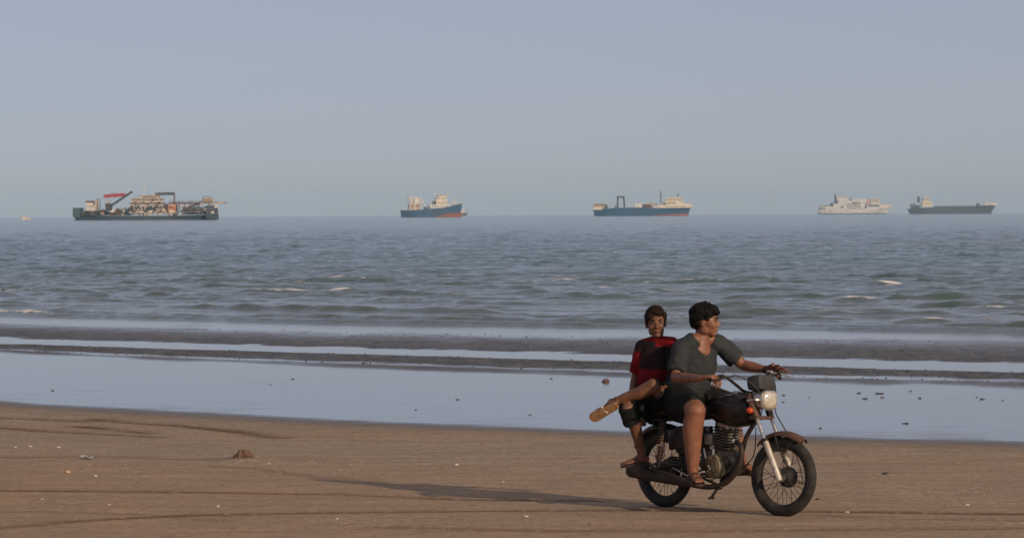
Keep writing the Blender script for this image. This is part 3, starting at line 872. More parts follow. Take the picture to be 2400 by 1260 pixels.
# ---- chain, sprocket, pegs, stand, pedal
MB().lathe(AX_R, (0, 1, 0), [(0.083, 0.06), (0.084, 0.092), (0.088, 0.092), (0.089, 0.06)], 40).build('sprocket', M_FRAME, bike)
for z_ in (0.085, -0.085):
    a, b = AX_R + Vector((0, 0.086, z_)), Vector((0.46, 0.086, 0.36 + z_ * 0.35))
    ch = MB()
    for k in range(30):
        ch.box(a + (b - a) * (k + 0.5) / 30, (0.013, 0.012 if k % 2 else 0.016, 0.012))
    ch.build('chain_run', M_FRAME, bike)
pegy = 0.285
for s_ in (-1, 1):
    MB().tube([Vector((0.575, s_ * 0.13, 0.275)), Vector((0.575, s_ * 0.17, 0.265)), Vector((0.575, s_ * 0.32, 0.265))], [0.012, 0.014, 0.015], 12).build('foot_peg', M_CABLE, bike)
MB().tube([Vector((0.02, -0.11, 0.33)), Vector((0.03, -0.24, 0.31))], 0.012, 10).build('foot_peg', M_CABLE, bike)
MB().tube([Vector((0.575, -0.20, 0.27)), Vector((0.575, 0.20, 0.27))], 0.012, 10).build('peg_bar', M_FRAME, bike)
MB().tube(smooth_path([Vector((0.53, -0.13, 0.25)), P(1690, 1140, -0.15), P(1680, 1146, -0.16), P(1668, 1166, -0.17)]), [0.010] * 19, 10).build('brake_pedal', M_FRAME, bike)
MB().box(P(1667, 1166, -0.17), (0.02, 0.05, 0.02), bev=0.005).tube([P(1681, 1144, -0.13), P(1666, 1167, -0.17)], 0.011, 10).build('centre_stand', M_FRAME, bike)
MB().box((0.56, 0, 0.265), (0.22, 0.16, 0.035), bev=0.01).build('skid_plate', M_FRAME, bike)
bt = MB()
for (a, b) in (((1590, 1075), (1612, 1100)), ((1578, 1082), (1600, 1084)), ((1582, 1097), (1608, 1108))):
    bt.tube([P(*a, -0.10), P(*b, -0.11)], 0.010, 8)
bt.build('rear_bracket', M_FRAME, bike)
MB().tube(smooth_path([P(1572, 1092, -0.095), P(1600, 1108, -0.12), P(1640, 1128, -0.14)]), 0.006, 8).build('brake_rod', M_CHROME, bike)
MB().tube(smooth_path([P(1735, 1100, 0.05), P(1752, 1086, 0.10), P(1768, 1060, 0.10), P(1772, 1000, 0.08)]), 0.004, 7).build('speedometer_cable', M_CABLE, bike)
# ------------------------------------------------------------------ people
def blob(mb, voxel, smooth=2, disp=None):
    """merge overlapping solids into one continuous skin"""
    me = mb.mesh('tmp', smooth=True, angle=180)
    o = bpy.data.objects.new('tmp', me); COL.objects.link(o)
    md = o.modifiers.new('r', 'REMESH'); md.mode = 'VOXEL'; md.voxel_size = voxel
    ms = o.modifiers.new('s', 'SMOOTH'); ms.factor = 0.6; ms.iterations = smooth
    dg = bpy.context.evaluated_depsgraph_get(); dg.update()
    new = bpy.data.meshes.new_from_object(o.evaluated_get(dg))
    bpy.data.objects.remove(o); bpy.data.meshes.remove(me)
    if disp is not None:
        n = len(new.vertices)
        co = np.empty(n * 3); new.vertices.foreach_get('co', co); co = co.reshape(-1, 3)
        no = np.empty(n * 3); new.vertices.foreach_get('normal', no); no = no.reshape(-1, 3)
        co = co + no * disp(co)[:, None]
        new.vertices.foreach_set('co', co.ravel().astype(np.float32)); new.update()
    new.polygons.foreach_set('use_smooth', np.ones(len(new.polygons), bool))
    return new

def mesh_obj(name, me, mats, parent=None, M=None):
    me.name = name
    o = bpy.data.objects.new(name, me)
    idx = np.empty(len(me.polygons), np.int32); me.polygons.foreach_get('material_index', idx)
    me.materials.clear()
    for q in (mats if isinstance(mats, (list, tuple)) else [mats]): me.materials.append(q)
    me.polygons.foreach_set('material_index', idx)
    COL.objects.link(o)
    if parent: o.parent = parent
    if M is not None: o.matrix_world = M
    return o

def paint(me, fn):
    n = len(me.polygons)
    c = np.empty(n * 3); me.polygons.foreach_get('center', c); c = c.reshape(-1, 3)
    me.polygons.foreach_set('material_index', fn(c).astype(np.int32))

def skin(name, a, b, c=None):
    m = N(name)
    f = m.ramp(m.noise(14, 5), 0.38, 0.66)
    m.set('Base Color', m.mix(f, a + (1,), b + (1,)))
    m.set('Roughness', m.ramp(m.noise(30, 4), 0.3, 0.7, 0.42, 0.62))
    m.set('Subsurface Weight', 0.08); m.set('Subsurface Radius', (0.012, 0.004, 0.002))
    m.set('Specular IOR Level', 0.42)
    m.set('Normal', m.bump(m.noise(160, 3), 0.15, 0.002))
    return m.m
SK1 = skin('warm_brown_skin', (0.245, 0.108, 0.062), (0.175, 0.074, 0.042))
SK2 = skin('deep_brown_skin', (0.180, 0.082, 0.046), (0.120, 0.053, 0.030))
def cloth(name, a, b, scale=6, bmp=0.35):
    m = N(name)
    m.set('Base Color', m.mix(m.ramp(m.noise(scale, 5), 0.35, 0.65), a + (1,), b + (1,)))
    m.set('Roughness', 0.9); m.set('Specular IOR Level', 0.2)
    m.set('Sheen Weight', 0.0)
    m.set('Normal', m.bump(m.noise(260, 2), bmp, 0.0012, m.bump(m.noise(22, 4), 0.45, 0.008)))
    return m.m
C_GREY = cloth('slate_grey_jersey', (0.037, 0.042, 0.045), (0.026, 0.030, 0.032))
C_BLACK = cloth('black_cotton', (0.006, 0.007, 0.008), (0.011, 0.011, 0.012))
C_OLIVE = cloth('black_olive_cotton', (0.0075, 0.0085, 0.009), (0.014, 0.015, 0.015))
C_RED = cloth('crimson_jersey', (0.200, 0.006, 0.010), (0.120, 0.005, 0.008))
C_DARKRED = cloth('dark_panel_jersey', (0.012, 0.012, 0.014), (0.028, 0.010, 0.012))
def hairmat(name, a, b):
    m = N(name)
    m.set('Base Color', m.mix(m.ramp(m.noise(40, 4), 0.35, 0.7), a + (1,), b + (1,)))
    m.set('Roughness', 0.75); m.set('Specular IOR Level', 0.12)
    m.set('Normal', m.bump(m.noise(1, 4, vec=None, sc=(140, 140, 30)), 0.6, 0.004))
    return m.m
H_BLACK = hairmat('black_hair', (0.0045, 0.004, 0.004), (0.010, 0.008, 0.007))
H_BROWN = hairmat('dark_brown_hair', (0.011, 0.007, 0.006), (0.026, 0.013, 0.009))
m = N('dark_eye'); m.set('Base Color', (0.012, 0.008, 0.006, 1)); m.set('Roughness', 0.15); M_EYE = m.m
m = N('eye_white'); m.set('Base Color', (0.20, 0.15, 0.12, 1)); m.set('Roughness', 0.3); M_EYEW = m.m
m = N('lip_skin'); m.set('Base Color', (0.22, 0.070, 0.048, 1)); m.set('Roughness', 0.4); M_LIP = m.m
M_SOLE = worn('tan_rubber_sole', (0.36, 0.20, 0.10), (0.20, 0.10, 0.05), 0.7, 0, 30, bump=0.4)
M_STRAP = worn('pale_strap', (0.72, 0.60, 0.46), (0.50, 0.38, 0.27), 0.6, 0, 30)
M_BSAND = worn('dark_leather_sandal', (0.030, 0.018, 0.014), (0.060, 0.030, 0.022), 0.5, 0, 30, bump=0.3)

def limb(mb, pts, rad, n=24, side=None):
    mb.tube(pts, rad, n, round_ends=True, side=side)

def folds(seed, a=0.006, fx=9, fz=22):
    def f(co):
        w = 0.03 * np.stack([noise(co[:, 0] * 6, co[:, 1] * 6, co[:, 2] * 6, seed + k) for k in range(3)], -1)
        c = co + w
        n1 = 1 - 2 * np.abs(noise(c[:, 0] * fx, c[:, 1] * fx, c[:, 2] * fz, seed + 7))
        n2 = noise(c[:, 0] * 32, c[:, 1] * 32, c[:, 2] * 40, seed + 9)
        return a * (n1 * 0.9 + 0.25 * n2)
    return f

def frame(fwd, up=(0, 0, 1)):
    f = Vector(fwd).normalized(); u = Vector(up)
    l = u.cross(f).normalized(); u = f.cross(l)
    return Matrix(((f.x, l.x, u.x), (f.y, l.y, u.y), (f.z, l.z, u.z)))

def head(mb, C, Rm, s=1.0):
    """front of face +x, left +y, up +z in head space"""
    def b(c, r_, rot=None): mb.ball(C + Rm @ (Vector(c) * s), tuple(q * s for q in r_), Rm if rot is None else Rm @ rot, 18, 12)
    b((-0.014, 0, 0.030), (0.094, 0.074, 0.086))            # skull
    b((0.034, 0, -0.005), (0.056, 0.063, 0.075))            # face
    b((0.030, 0, -0.048), (0.055, 0.052, 0.052))            # jaw
    b((0.062, 0, -0.086), (0.024, 0.027, 0.019))            # chin
    b((0.004, 0.042, -0.055), (0.036, 0.018, 0.036)); b((0.004, -0.042, -0.055), (0.036, 0.018, 0.036))
    b((0.066, 0, 0.034), (0.022, 0.048, 0.018))             # brow
    b((0.058, 0.034, -0.022), (0.025, 0.024, 0.028)); b((0.058, -0.034, -0.022), (0.025, 0.024, 0.028))
    def t(pts, r_): mb.tube([C + Rm @ (Vector(p) * s) for p in pts], [q * s for q in r_], 10, round_ends=True)
    t([(0.084, 0, 0.016), (0.094, 0, -0.004), (0.1035, 0, -0.022)], [0.008, 0.0092, 0.0122])   # nose
    b((0.095, 0.012, -0.026), (0.011, 0.009, 0.008)); b((0.095, -0.012, -0.026), (0.011, 0.009, 0.008))
    b((0.084, 0, -0.050), (0.012, 0.023, 0.0065)); b((0.082, 0, -0.063), (0.012, 0.019, 0.0075))
    for sg in (-1, 1):
        b((-0.006, sg * 0.075, -0.004), (0.018, 0.008, 0.030), Matrix.Rotation(R(12), 3, 'Y') @ Matrix.Rotation(R(-18 * sg), 3, 'Z'))
        b((-0.004, sg * 0.072, -0.026), (0.010, 0.007, 0.012))

def face_bits(C, Rm, parent, s=1.0, hairm=None):
    for sg in (-1, 1):
        c = C + Rm @ (Vector((0.0795, sg * 0.031, 0.012)) * s)
        e = MB().ball(c, (0.009 * s, 0.014 * s, 0.0062 * s), Rm).build('eye', M_EYEW, parent)
        MB().ball(C + Rm @ (Vector((0.0870, sg * 0.030, 0.012)) * s), (0.0042 * s, 0.0075 * s, 0.0072 * s), Rm).build('iris', M_EYE, e)
        MB().tube([C + Rm @ (Vector(p) * s) for p in ((0.0885, sg * 0.014, 0.030), (0.0865, sg * 0.032, 0.035), (0.070, sg * 0.050, 0.031))], [0.0028 * s, 0.0034 * s, 0.0018 * s], 8, True).build('eyebrow', hairm, parent)
        MB().tube([C + Rm @ (Vector(p) * s) for p in ((0.0890, sg * 0.016, 0.0175), (0.0885, sg * 0.032, 0.0225), (0.079, sg * 0.046, 0.0165))], [0.0026 * s] * 3, 6, True).build('eyelid', M_EYE, parent)
    MB().tube([C + Rm @ (Vector(p) * s) for p in ((0.080, -0.022, -0.057), (0.0935, -0.009, -0.0555), (0.0950, 0, -0.0565), (0.0935, 0.009, -0.0555), (0.080, 0.022, -0.057))], [0.003 * s, 0.0050 * s, 0.0050 * s, 0.0050 * s, 0.003 * s], 8, True).build('lips', M_LIP, parent)

def hand(mb, wrist, palm_dir, palm_nrm, curls, length=0.175, thumb=1, spread=0.10, thumb_curl=0.4, r0=0.0095):
    """palm_dir: towards the fingers; palm_nrm: out of the palm; thumb: +1 thumb lies at +(nrm x dir)... side"""
    d = Vector(palm_dir).normalized(); n = Vector(palm_nrm); n = (n - d * n.dot(d)).normalized()
    s_ = n.cross(d) * thumb                     # towards the thumb side
    W = Vector(wrist); k = length / 0.18
    cen = W + d * 0.045 * k
    rot = Matrix(((d.x, s_.x, n.x), (d.y, s_.y, n.y), (d.z, s_.z, n.z)))
    mb.tube([W - d * 0.01, W + d * 0.03 * k, W + d * 0.07 * k, W + d * 0.092 * k], [(0.022 * k, 0.019 * k), (0.031 * k, 0.0165 * k), (0.039 * k, 0.014 * k), (0.037 * k, 0.012 * k)], 14, True, side=s_)
    L_ = [(0.040, 0.024, 0.020), (0.044, 0.028, 0.021), (0.041, 0.026, 0.020), (0.033, 0.019, 0.018)]
    for i in range(4):
        off = (1.5 - i) * 0.0195 * k
        root = W + d * (0.088 - abs(1.2 - i) * 0.004) * k + s_ * off
        dd = (d + s_ * (1.5 - i) * spread).normalized()
        pts = [root - dd * 0.02 * k, root]; ang = 0
        p = root
        for j, ln in enumerate(L_[i]):
            ang += curls[i][j] if isinstance(curls[i], (tuple, list)) else curls[i]
            v = dd * math.cos(ang) + n * math.sin(ang)
            p = p + v * ln * k; pts.append(p)
        mb.tube(pts, [r0 * k, r0 * k, r0 * 0.94 * k, r0 * 0.88 * k, r0 * 0.78 * k], 10, True)
    root = W + d * 0.018 * k + s_ * 0.022 * k
    td = (d * 0.62 + s_ * 0.75 + n * 0.25).normalized()
    p1 = root + td * 0.038 * k; td2 = (td + d * 0.35 + n * thumb_curl).normalized(); p2 = p1 + td2 * 0.031 * k
    td3 = (td2 + n * thumb_curl * 0.6).normalized(); p3 = p2 + td3 * 0.024 * k
    mb.tube([root, p1, p2, p3], [0.016 * k, 0.0118 * k, 0.0108 * k, 0.0092 * k], 10, True)

def foot(mb, ankle, toe_dir, sole_nrm, length=0.245, k=None):
    """sole_nrm points out of the sole"""
    d = Vector(toe_dir).normalized(); n = Vector(sole_nrm); n = (n - d * n.dot(d)).normalized(); s_ = n.cross(d)
    k = length / 0.245; A = Vector(ankle)
    base = A + n * 0.062 * k
    mb.tube([base - d * 0.045 * k - n * 0.024 * k, base - d * 0.02 * k - n * 0.028 * k, base + d * 0.05 * k - n * 0.028 * k, base + d * 0.11 * k - n * 0.020 * k, base + d * 0.155 * k - n * 0.014 * k],
            [(0.026 * k, 0.026 * k), (0.031 * k, 0.032 * k), (0.034 * k, 0.030 * k), (0.042 * k, 0.021 * k), (0.043 * k, 0.015 * k)], 14, True, side=s_)
    mb.tube([A - n * 0.02 * k, A + n * 0.01 * k + d * 0.01 * k, base + d * 0.055 * k - n * 0.032 * k], [0.034 * k, 0.036 * k, 0.028 * k], 12, True)
    for i, (o_, ln, r_) in enumerate(((0.028, 0.048, 0.0125), (0.009, 0.042, 0.0095), (-0.007, 0.037, 0.009), (-0.020, 0.031, 0.0085), (-0.032, 0.024, 0.0085))):
        r2 = base + d * (0.150 - abs(o_) * 0.3) * k + s_ * o_ * k - n * 0.012 * k
        mb.tube([r2, r2 + d * ln * 0.6 * k - n * 0.003 * k, r2 + d * ln * k + n * 0.002 * k], [r_ * 1.05 * k, r_ * 1.05 * k, r_ * 0.95 * k], 10, True)
    return base, d, n, s_, k

def sole(f, mat, name, parent, thick=0.016, width=1.0):
    base, d, n, s_, k = f
    rings = []
    for t, w in ((-0.075, .018), (-0.066, .030), (-0.03, .037), (0.03, .037), (0.09, .043), (0.14, .049), (0.175, .046), (0.198, .032), (0.205, .016)):
        c = base + d * t * k + n * 0.004 * k
        w *= k * width
        rings.append([c + s_ * w, c + s_ * w * 0.9 + n * thick, c - s_ * w * 0.9 + n * thick, c - s_ * w])
    return MB().rings(rings).build(name, mat, parent)

def hair_tufts(mb, C, Rm, s, spots, L0, r0, seed, lean):
    rr = random.Random(seed)
    for (th, ph, ln) in spots:
        d0 = Rm @ Vector((math.sin(th) * math.cos(ph), math.sin(th) * math.sin(ph), math.cos(th)))
        b0 = C + Rm @ (Vector((-0.016, 0, 0.036)) * s) + Vector((d0.x, d0.y, d0.z)) * 0.074 * s
        le = Rm @ Vector(lean)
        q = [b0]; d = d0
        for j in range(3):
            d = (d + le * 0.45 + Vector((rr.uniform(-.25, .25), rr.uniform(-.25, .25), rr.uniform(-.2, .2)))).normalized()
            q.append(q[-1] + d * L0 * ln * s / 3)
        mb.tube(q, [r0 * s, r0 * 0.9 * s, r0 * 0.65 * s, r0 * 0.3 * s], 7, True)

# ================= the rider
rb = MB()
pel = P(1604, 925, 0.0); che = P(1630, 850, 0.0); nek = P(1646, 790, 0.0)
sR, sL = P(1598, 812, -0.175), P(1688, 807, 0.185)
eR, wR = P(1584, 884, -0.30), P(1643, 886, -0.41)
eL, wL = P(1742, 855, 0.33), P(1797, 866, 0.355)
kR, aR = P(1630, 962, -0.275), P(1624, 1106, -0.255)
kL, aL = P(1713, 950, 0.16), P(1738, 1076, 0.22)
HC = P(1653, 753, 0.005)
hipR, hipL = pel + Vector((0.02, -0.10, -0.02)), pel + Vector((0.02, 0.10, -0.02))
lat = Vector((0, 1, 0))
rb.tube([pel, (pel + che) / 2, che, (che + nek) / 2 + Vector((0, 0, .02)), nek - Vector((0.01, 0, .01))],
        [(0.165, 0.125), (0.160, 0.125), (0.165, 0.115), (0.150, 0.090), (0.060, 0.060)], 20, True, side=lat)
limb(rb, [nek - Vector((0.03, 0, 0.06)), nek, HC + Vector((-0.02, 0, -0.03))], [0.066, 0.057, 0.052])
limb(rb, [nek + (sR - nek) * 0.35, sR], [0.055, 0.056]); limb(rb, [nek + (sL - nek) * 0.35, sL], [0.055, 0.056])
limb(rb, [sR, (sR + eR) / 2, eR], [0.056, 0.050, 0.039]); limb(rb, [eR, eR * .65 + wR * .35, wR], [0.039, 0.040, 0.025])
limb(rb, [sL, (sL + eL) / 2, eL], [0.056, 0.050, 0.039]); limb(rb, [eL, eL * .65 + wL * .35, wL], [0.040, 0.041, 0.0255])
limb(rb, [hipR, hipR * .5 + kR * .5 + Vector((0, 0, .01)), kR], [0.105, 0.096, 0.076])
limb(rb, [kR, kR * .72 + aR * .28 + Vector((-.022, 0, 0)), kR * .35 + aR * .65 + Vector((-.012, 0, 0)), aR], [0.074, 0.078, 0.060, 0.038])
limb(rb, [kR + Vector((.012, 0, .004)), kR + Vector((.012, 0, -.04))], [0.057, 0.046])
limb(rb, [hipL, (hipL + kL) / 2, kL], [0.105, 0.092, 0.069])
limb(rb, [kL, kL * .72 + aL * .28 + Vector((-.018, 0, 0)), kL * .35 + aL * .65, aL], [0.066, 0.064, 0.048, 0.034])
# head turned to his left: looks out to the right of the picture
w_right = BM.to_3x3().inverted() @ Vector((0.985, -0.17, -0.06))
RH = frame(w_right, (0.02, 0.0, 1))
head(rb, HC, RH, 1.03)
rb.tube([che + Vector((0.012, -.01, 0.05)), (che + nek) / 2 + Vector((0.018, -0.01, .02)), nek + Vector((0.0, -0.005, -.012))], [(0.10, 0.110), (0.098, 0.088), (0.066, 0.056)], 18, True, side=lat)
HT = -1
# right hand closed over the throttle, left hand open over the other grip
gdir = (GR - P(1640, 893, -0.42)).normalized()
hand(rb, wR, (GR + Vector((0.02, -0.015, .024)) - wR), Vector((0.05, 0.05, -1)), [(0.75, 0.75, 0.4), (0.85, 0.75, 0.5), (0.95, 0.75, 0.5), (1.1, 0.7, 0.5)], 0.205, thumb=-1, spread=0.14, thumb_curl=0.9)
hand(rb, wL, (P(1840, 855, 0.345) - wL), BM.to_3x3().inverted() @ Vector((-0.15, -0.80, -0.55)), [(-0.12, 0.15, 0.15), (0.05, 0.18, 0.2), (0.12, 0.28, 0.25), (0.30, 0.5, 0.35)], 0.200, thumb=HT, spread=0.30, thumb_curl=0.2)
ftR = foot(rb, aR + Vector((0, 0, 0.012)), Vector((0.78, -0.42, -0.10)), Vector((0.0, 0, -1)), 0.235)
ftL = foot(rb, aL + Vector((0, 0, -0.01)), Vector((0.85, 0.15, -0.20)), Vector((-0.2, 0, -1)), 0.235)
rider = mesh_obj('person', blob(rb, 0.0052, 3), SK1, None, BM)
tag(rider, 'youth in a grey V-neck shirt steering the motorcycle, head turned away to the right', 'person', 'riders on the motorcycle')
face_bits(HC, RH, rider, 1.03, H_BLACK)
# shirt
sb = MB()
sb.tube([pel + Vector((0.0, 0, -0.035)), pel + Vector((0.01, 0, 0.03)), (pel + che) / 2, che, (che + nek) / 2 + Vector((0, 0, .015)), nek + Vector((-0.022, 0, -.022))],
        [(0.182, 0.148), (0.184, 0.152), (0.176, 0.145), (0.182, 0.131), (0.160, 0.100), (0.078, 0.066)], 24, False, side=lat)
sb.ball(pel * .6 + che * .4 + Vector((.05, 0, -0.01)), (0.115, 0.150, 0.12))
limb(sb, [nek + (sR - nek) * 0.35 + Vector((0, 0, -.004)), sR], [0.062, 0.068]); limb(sb, [nek + (sL - nek) * 0.35 + Vector((0, 0, -.004)), sL], [0.062, 0.068])
for a, b, t in ((sR, eR, 0.84), (sL, eL, 0.70)):
    e = a + (b - a) * t
    sb.tube([a, a + (e - a) * 0.5, e], [0.068, 0.069, 0.070], 16)
rg = Vector((0, 0, 1))
shirt_me = blob(sb, 0.0065, 2, folds(301, 0.0105, 6, 15))
# cut the V neck: pull the front of the collar down by removing faces inside a wedge
def cut(me, fn):
    bm = bmesh.new(); bm.from_mesh(me)
    kill = [f for f in bm.faces if fn(f.calc_center_median())]
    bmesh.ops.delete(bm, geom=kill, context='FACES')
    for _ in range(6):
        new = {}
        for v in bm.verts:
            be = [e for e in v.link_edges if e.is_boundary]
            if len(be) == 2:
                new[v] = v.co * 0.4 + (be[0].other_vert(v).co + be[1].other_vert(v).co) * 0.3
        for v, c in new.items(): v.co = c
    bm.to_mesh(me); bm.free(); return me
vb = P(1648, 827, 0.0)
def vneck(c):
    if c.z < vb.z or c.x < nek.x - 0.055: return False
    h = (c.z - vb.z)
    if c.z > nek.z + 0.035: return True
    lim = 0.100 * min(1.0, h / (nek.z - vb.z))
    return abs(c.y + 0.012) < lim and c.x > nek.x - 0.03
cut(shirt_me, vneck)
shirt = mesh_obj('shirt', shirt_me, C_GREY, rider)
# chest skin that shows in the V: the body's own chest, brought forward a little there
# shorts
hb2 = MB()
hb2.tube([pel + Vector((0, 0, -0.075)), pel + Vector((0.0, 0, 0.02)), pel + Vector((0.01, 0, 0.09))], [(0.17, 0.135), (0.176, 0.142), (0.160, 0.130)], 22, True, side=lat)
kk = kR + (kR - hipR).normalized() * -0.035
hb2.tube([hipR, hipR * .5 + kk * .5, kk], [0.118, 0.114, 0.096], 18)
kk = kL + (kL - hipL).normalized() * -0.01
hb2.tube([hipL, hipL * .5 + kk * .5, kk], [0.120, 0.112, 0.090], 18)
shorts = mesh_obj('shorts', blob(hb2, 0.0065, 2, folds(401, 0.009, 10, 10)), C_OLIVE, rider)
# hair
hh_ = MB()
def hball(mb, c, r_, C, Rm, s): mb.ball(C + Rm @ (Vector(c) * s), tuple(q * s for q in r_), Rm)
s1 = 1.05
hball(hh_, (-0.022, 0, 0.058), (0.100, 0.084, 0.078), HC, RH, s1)
hball(hh_, (-0.058, 0, 0.010), (0.060, 0.072, 0.075), HC, RH, s1)
hball(hh_, (0.040, 0, 0.090), (0.052, 0.060, 0.036), HC, RH, s1)
for sg in (-1, 1):
    hball(hh_, (0.012, sg * 0.066, 0.042), (0.032, 0.014, 0.028), HC, RH, s1)
rr = random.Random(5)
hball(hh_, (0.070, 0.0, 0.070), (0.030, 0.052, 0.026), HC, RH, s1)
hair_tufts(hh_, HC, RH, s1, [(rr.uniform(0.0, 1.8), rr.uniform(0.9, 5.38), rr.uniform(.5, 1.0)) for _ in range(210)] + [(rr.uniform(0.1, 1.0), rr.uniform(-1.1, 1.1), rr.uniform(.6, 1.2)) for _ in range(110)], 0.034, 0.0085, 3, (0.25, 0, -0.35))
def hdisp(seed):
    return lambda co: 0.0022 * noise(co[:, 0] * 90, co[:, 1] * 90, co[:, 2] * 60, seed) + 0.004 * noise(co[:, 0] * 35, co[:, 1] * 35, co[:, 2] * 28, seed + 1)
mesh_obj('hair', blob(hh_, 0.0036, 2, hdisp(700)), H_BLACK, rider)
# bracelet, sandal
wd = (wL - eL).normalized()
MB().lathe(wL - wd * 0.005, wd, [(-0.010, 0.026), (-0.010, 0.031), (0.010, 0.031), (0.010, 0.026)], 18).build('bracelet', M_BSAND, rider)
for f_ in (ftR, ftL):
    so = sole(f_, M_BSAND, 'sandal', rider, 0.018)
    base, d, n, s_, k = f_
    q = MB()
    for t, w, hgt in ((0.055, .040, .062), (0.125, .048, .038)):
        arc = [base + d * (t + 0.012 * math.sin(a)) * k + s_ * (w * math.cos(a)) * k - n * (hgt * math.sin(a) - 0.004) * k for a in np.linspace(-0.15, math.pi + 0.15, 14)]
        q.tube(arc, [(0.013, 0.004)] * 14, 8, side=d)
    arc = [base - d * (0.068 * math.sin(a) - 0.01) * k + s_ * 0.036 * math.cos(a) * k - n * 0.05 * k for a in np.linspace(0, math.pi, 12)]
    q.tube(arc, 0.0075, 8)
    q.build('strap', M_BSAND, so)

# ================= the passenger, side-saddle behind him
pb = MB()
p2 = P(1533, 940, -0.05); c2 = P(1537, 862, -0.055); n2_ = P(1541, 797, -0.06)
r2s, l2s = P(1506, 813, -0.09), P(1577, 806, -0.02)
r2e, r2w = P(1488, 887, -0.12), P(1480, 921, -0.235)
l2e, l2w = P(1580, 880, -0.03), P(1562, 905, -0.16)
k2l, a2l = P(1530, 903, -0.315), P(1433, 945, -0.475)
k2r, a2r = P(1472, 957, -0.41), P(1504, 1066, -0.235)
H2 = P(1537, 757, -0.085)
lat2 = (l2s - r2s).normalized()
pb.tube([p2, (p2 + c2) / 2, c2, (c2 + n2_) / 2 + Vector((0, 0, .015)), n2_ - Vector((0, 0, .01))], [(0.125, 0.098), (0.112, 0.085), (0.124, 0.088), (0.108, 0.068), (0.046, 0.045)], 18, True, side=lat2)
limb(pb, [n2_ - Vector((0, 0, 0.05)), n2_, H2 + Vector((0, 0.02, -0.03))], [0.050, 0.043, 0.042])
limb(pb, [n2_ + (r2s - n2_) * .35, r2s], [0.040, 0.042]); limb(pb, [n2_ + (l2s - n2_) * .35, l2s], [0.040, 0.042])
limb(pb, [r2s, (r2s + r2e) / 2, r2e], [0.041, 0.037, 0.030]); limb(pb, [r2e, r2e * .6 + r2w * .4, r2w], [0.030, 0.030, 0.021])
limb(pb, [l2s, (l2s + l2e) / 2, l2e], [0.041, 0.037, 0.030]); limb(pb, [l2e, l2w], [0.029, 0.021])
h2r, h2l = p2 + Vector((-0.085, -0.01, -0.01)), p2 + Vector((0.085, -0.01, -0.01))
limb(pb, [h2l, (h2l + k2l) / 2, k2l], [0.082, 0.070, 0.052])
limb(pb, [k2l, k2l * .7 + a2l * .3 + Vector((0, 0, -.014)), k2l * .35 + a2l * .65, a2l], [0.050, 0.050, 0.037, 0.029])
limb(pb, [h2r, (h2r + k2r) / 2, k2r], [0.082, 0.070, 0.053])
limb(pb, [k2r, k2r * .7 + a2r * .3 + Vector((.012, .012, 0)), k2r * .35 + a2r * .65 + Vector((.006, .006, 0)), a2r], [0.051, 0.052, 0.038, 0.029])
to_cam = BM.to_3x3().inverted() @ Vector((0.03, -1.0, 0.0))
RH2 = frame(to_cam + Vector((0, 0, -0.05)), BM.to_3x3().inverted() @ Vector((-0.06, 0.0, 1)))
head(pb, H2, RH2, 0.98)
hand(pb, r2w, (P(1463, 934, -0.33) - r2w), Vector((0.05, -0.1, -1)), [(0.35, 0.4, 0.3)] * 4, 0.155, thumb=-1, spread=0.08, thumb_curl=0.6)
hand(pb, l2w, (P(1543, 905, -0.28) - l2w), Vector((-0.1, 0, -1)), [(0.35, 0.5, 0.4)] * 4, 0.155, thumb=1, spread=0.08)
fl = foot(pb, a2l, P(1363, 982, -0.55) - a2l, (BM.to_3x3().inverted() @ Vector((-0.18, -0.72, -0.55))), 0.222)
fr = foot(pb, a2r, P(1450, 1097, -0.41) - P(1500, 1090, -0.235), Vector((0, 0, -1)), 0.215)
boy = mesh_obj('person', blob(pb, 0.0050, 3), SK2, None, BM)
tag(boy, 'boy in a red and black shirt sitting side-saddle behind the rider, legs crossed', 'person', 'riders on the motorcycle')
face_bits(H2, RH2, boy, 0.98, H_BROWN)
tb = MB()
hem = p2 + Vector((0, -0.01, 0.045))
tb.tube([hem, (hem + c2) / 2, c2, (c2 + n2_) / 2 + Vector((0, 0, .012)), n2_ + Vector((0, .006, -.012))], [(0.140, 0.112), (0.136, 0.108), (0.140, 0.104), (0.118, 0.080), (0.060, 0.056)], 22, False, side=lat2)
limb(tb, [n2_ + (r2s - n2_) * .35 + Vector((0, 0, -.004)), r2s], [0.048, 0.053]); limb(tb, [n2_ + (l2s - n2_) * .35 + Vector((0, 0, -.004)), l2s], [0.048, 0.053])
for a, b, t in ((r2s, r2e, 0.82), (l2s, l2e, 0.82)):
    e = a + (b - a) * t
    tb.tube([a, a + (e - a) * 0.5, e], [0.053, 0.053, 0.054], 16)
tb.tube([n2_ + Vector((0, 0.008, -0.02)), n2_ + Vector((0, 0.004, 0.022))], [0.060, 0.054], 16)
tm = blob(tb, 0.006, 2, folds(501, 0.0085, 7, 16))
zc = c2.z
ac_s = np.array(r2s); ac_e = np.array(r2e)
def two_tone(c):
    wob = 0.012 * noise(c[:, 0] * 14, c[:, 1] * 14, c[:, 2] * 4, 3)
    col_ = np.where(c[:, 2] > zc - 0.005 + wob, 1, 0)
    col_[c[:, 2] > n2_.z - 0.006] = 0                      # red collar
    ax = ac_e - ac_s; t = ((c - ac_s) @ ax) / (ax @ ax)
    dd = np.linalg.norm(c - ac_s - t[:, None] * ax, axis=1)
    col_[(t > 0.16) & (dd < 0.068) & (c[:, 0] < r2s.x + 0.030)] = 0   # red sleeve
    col_[(c[:, 0] > n2_.x + 0.028) & (c[:, 2] > n2_.z - 0.045)] = 0   # red shoulder on the other side
    return col_
paint(tm, two_tone)
mesh_obj('shirt', tm, [C_RED, C_DARKRED], boy)
sh = MB()
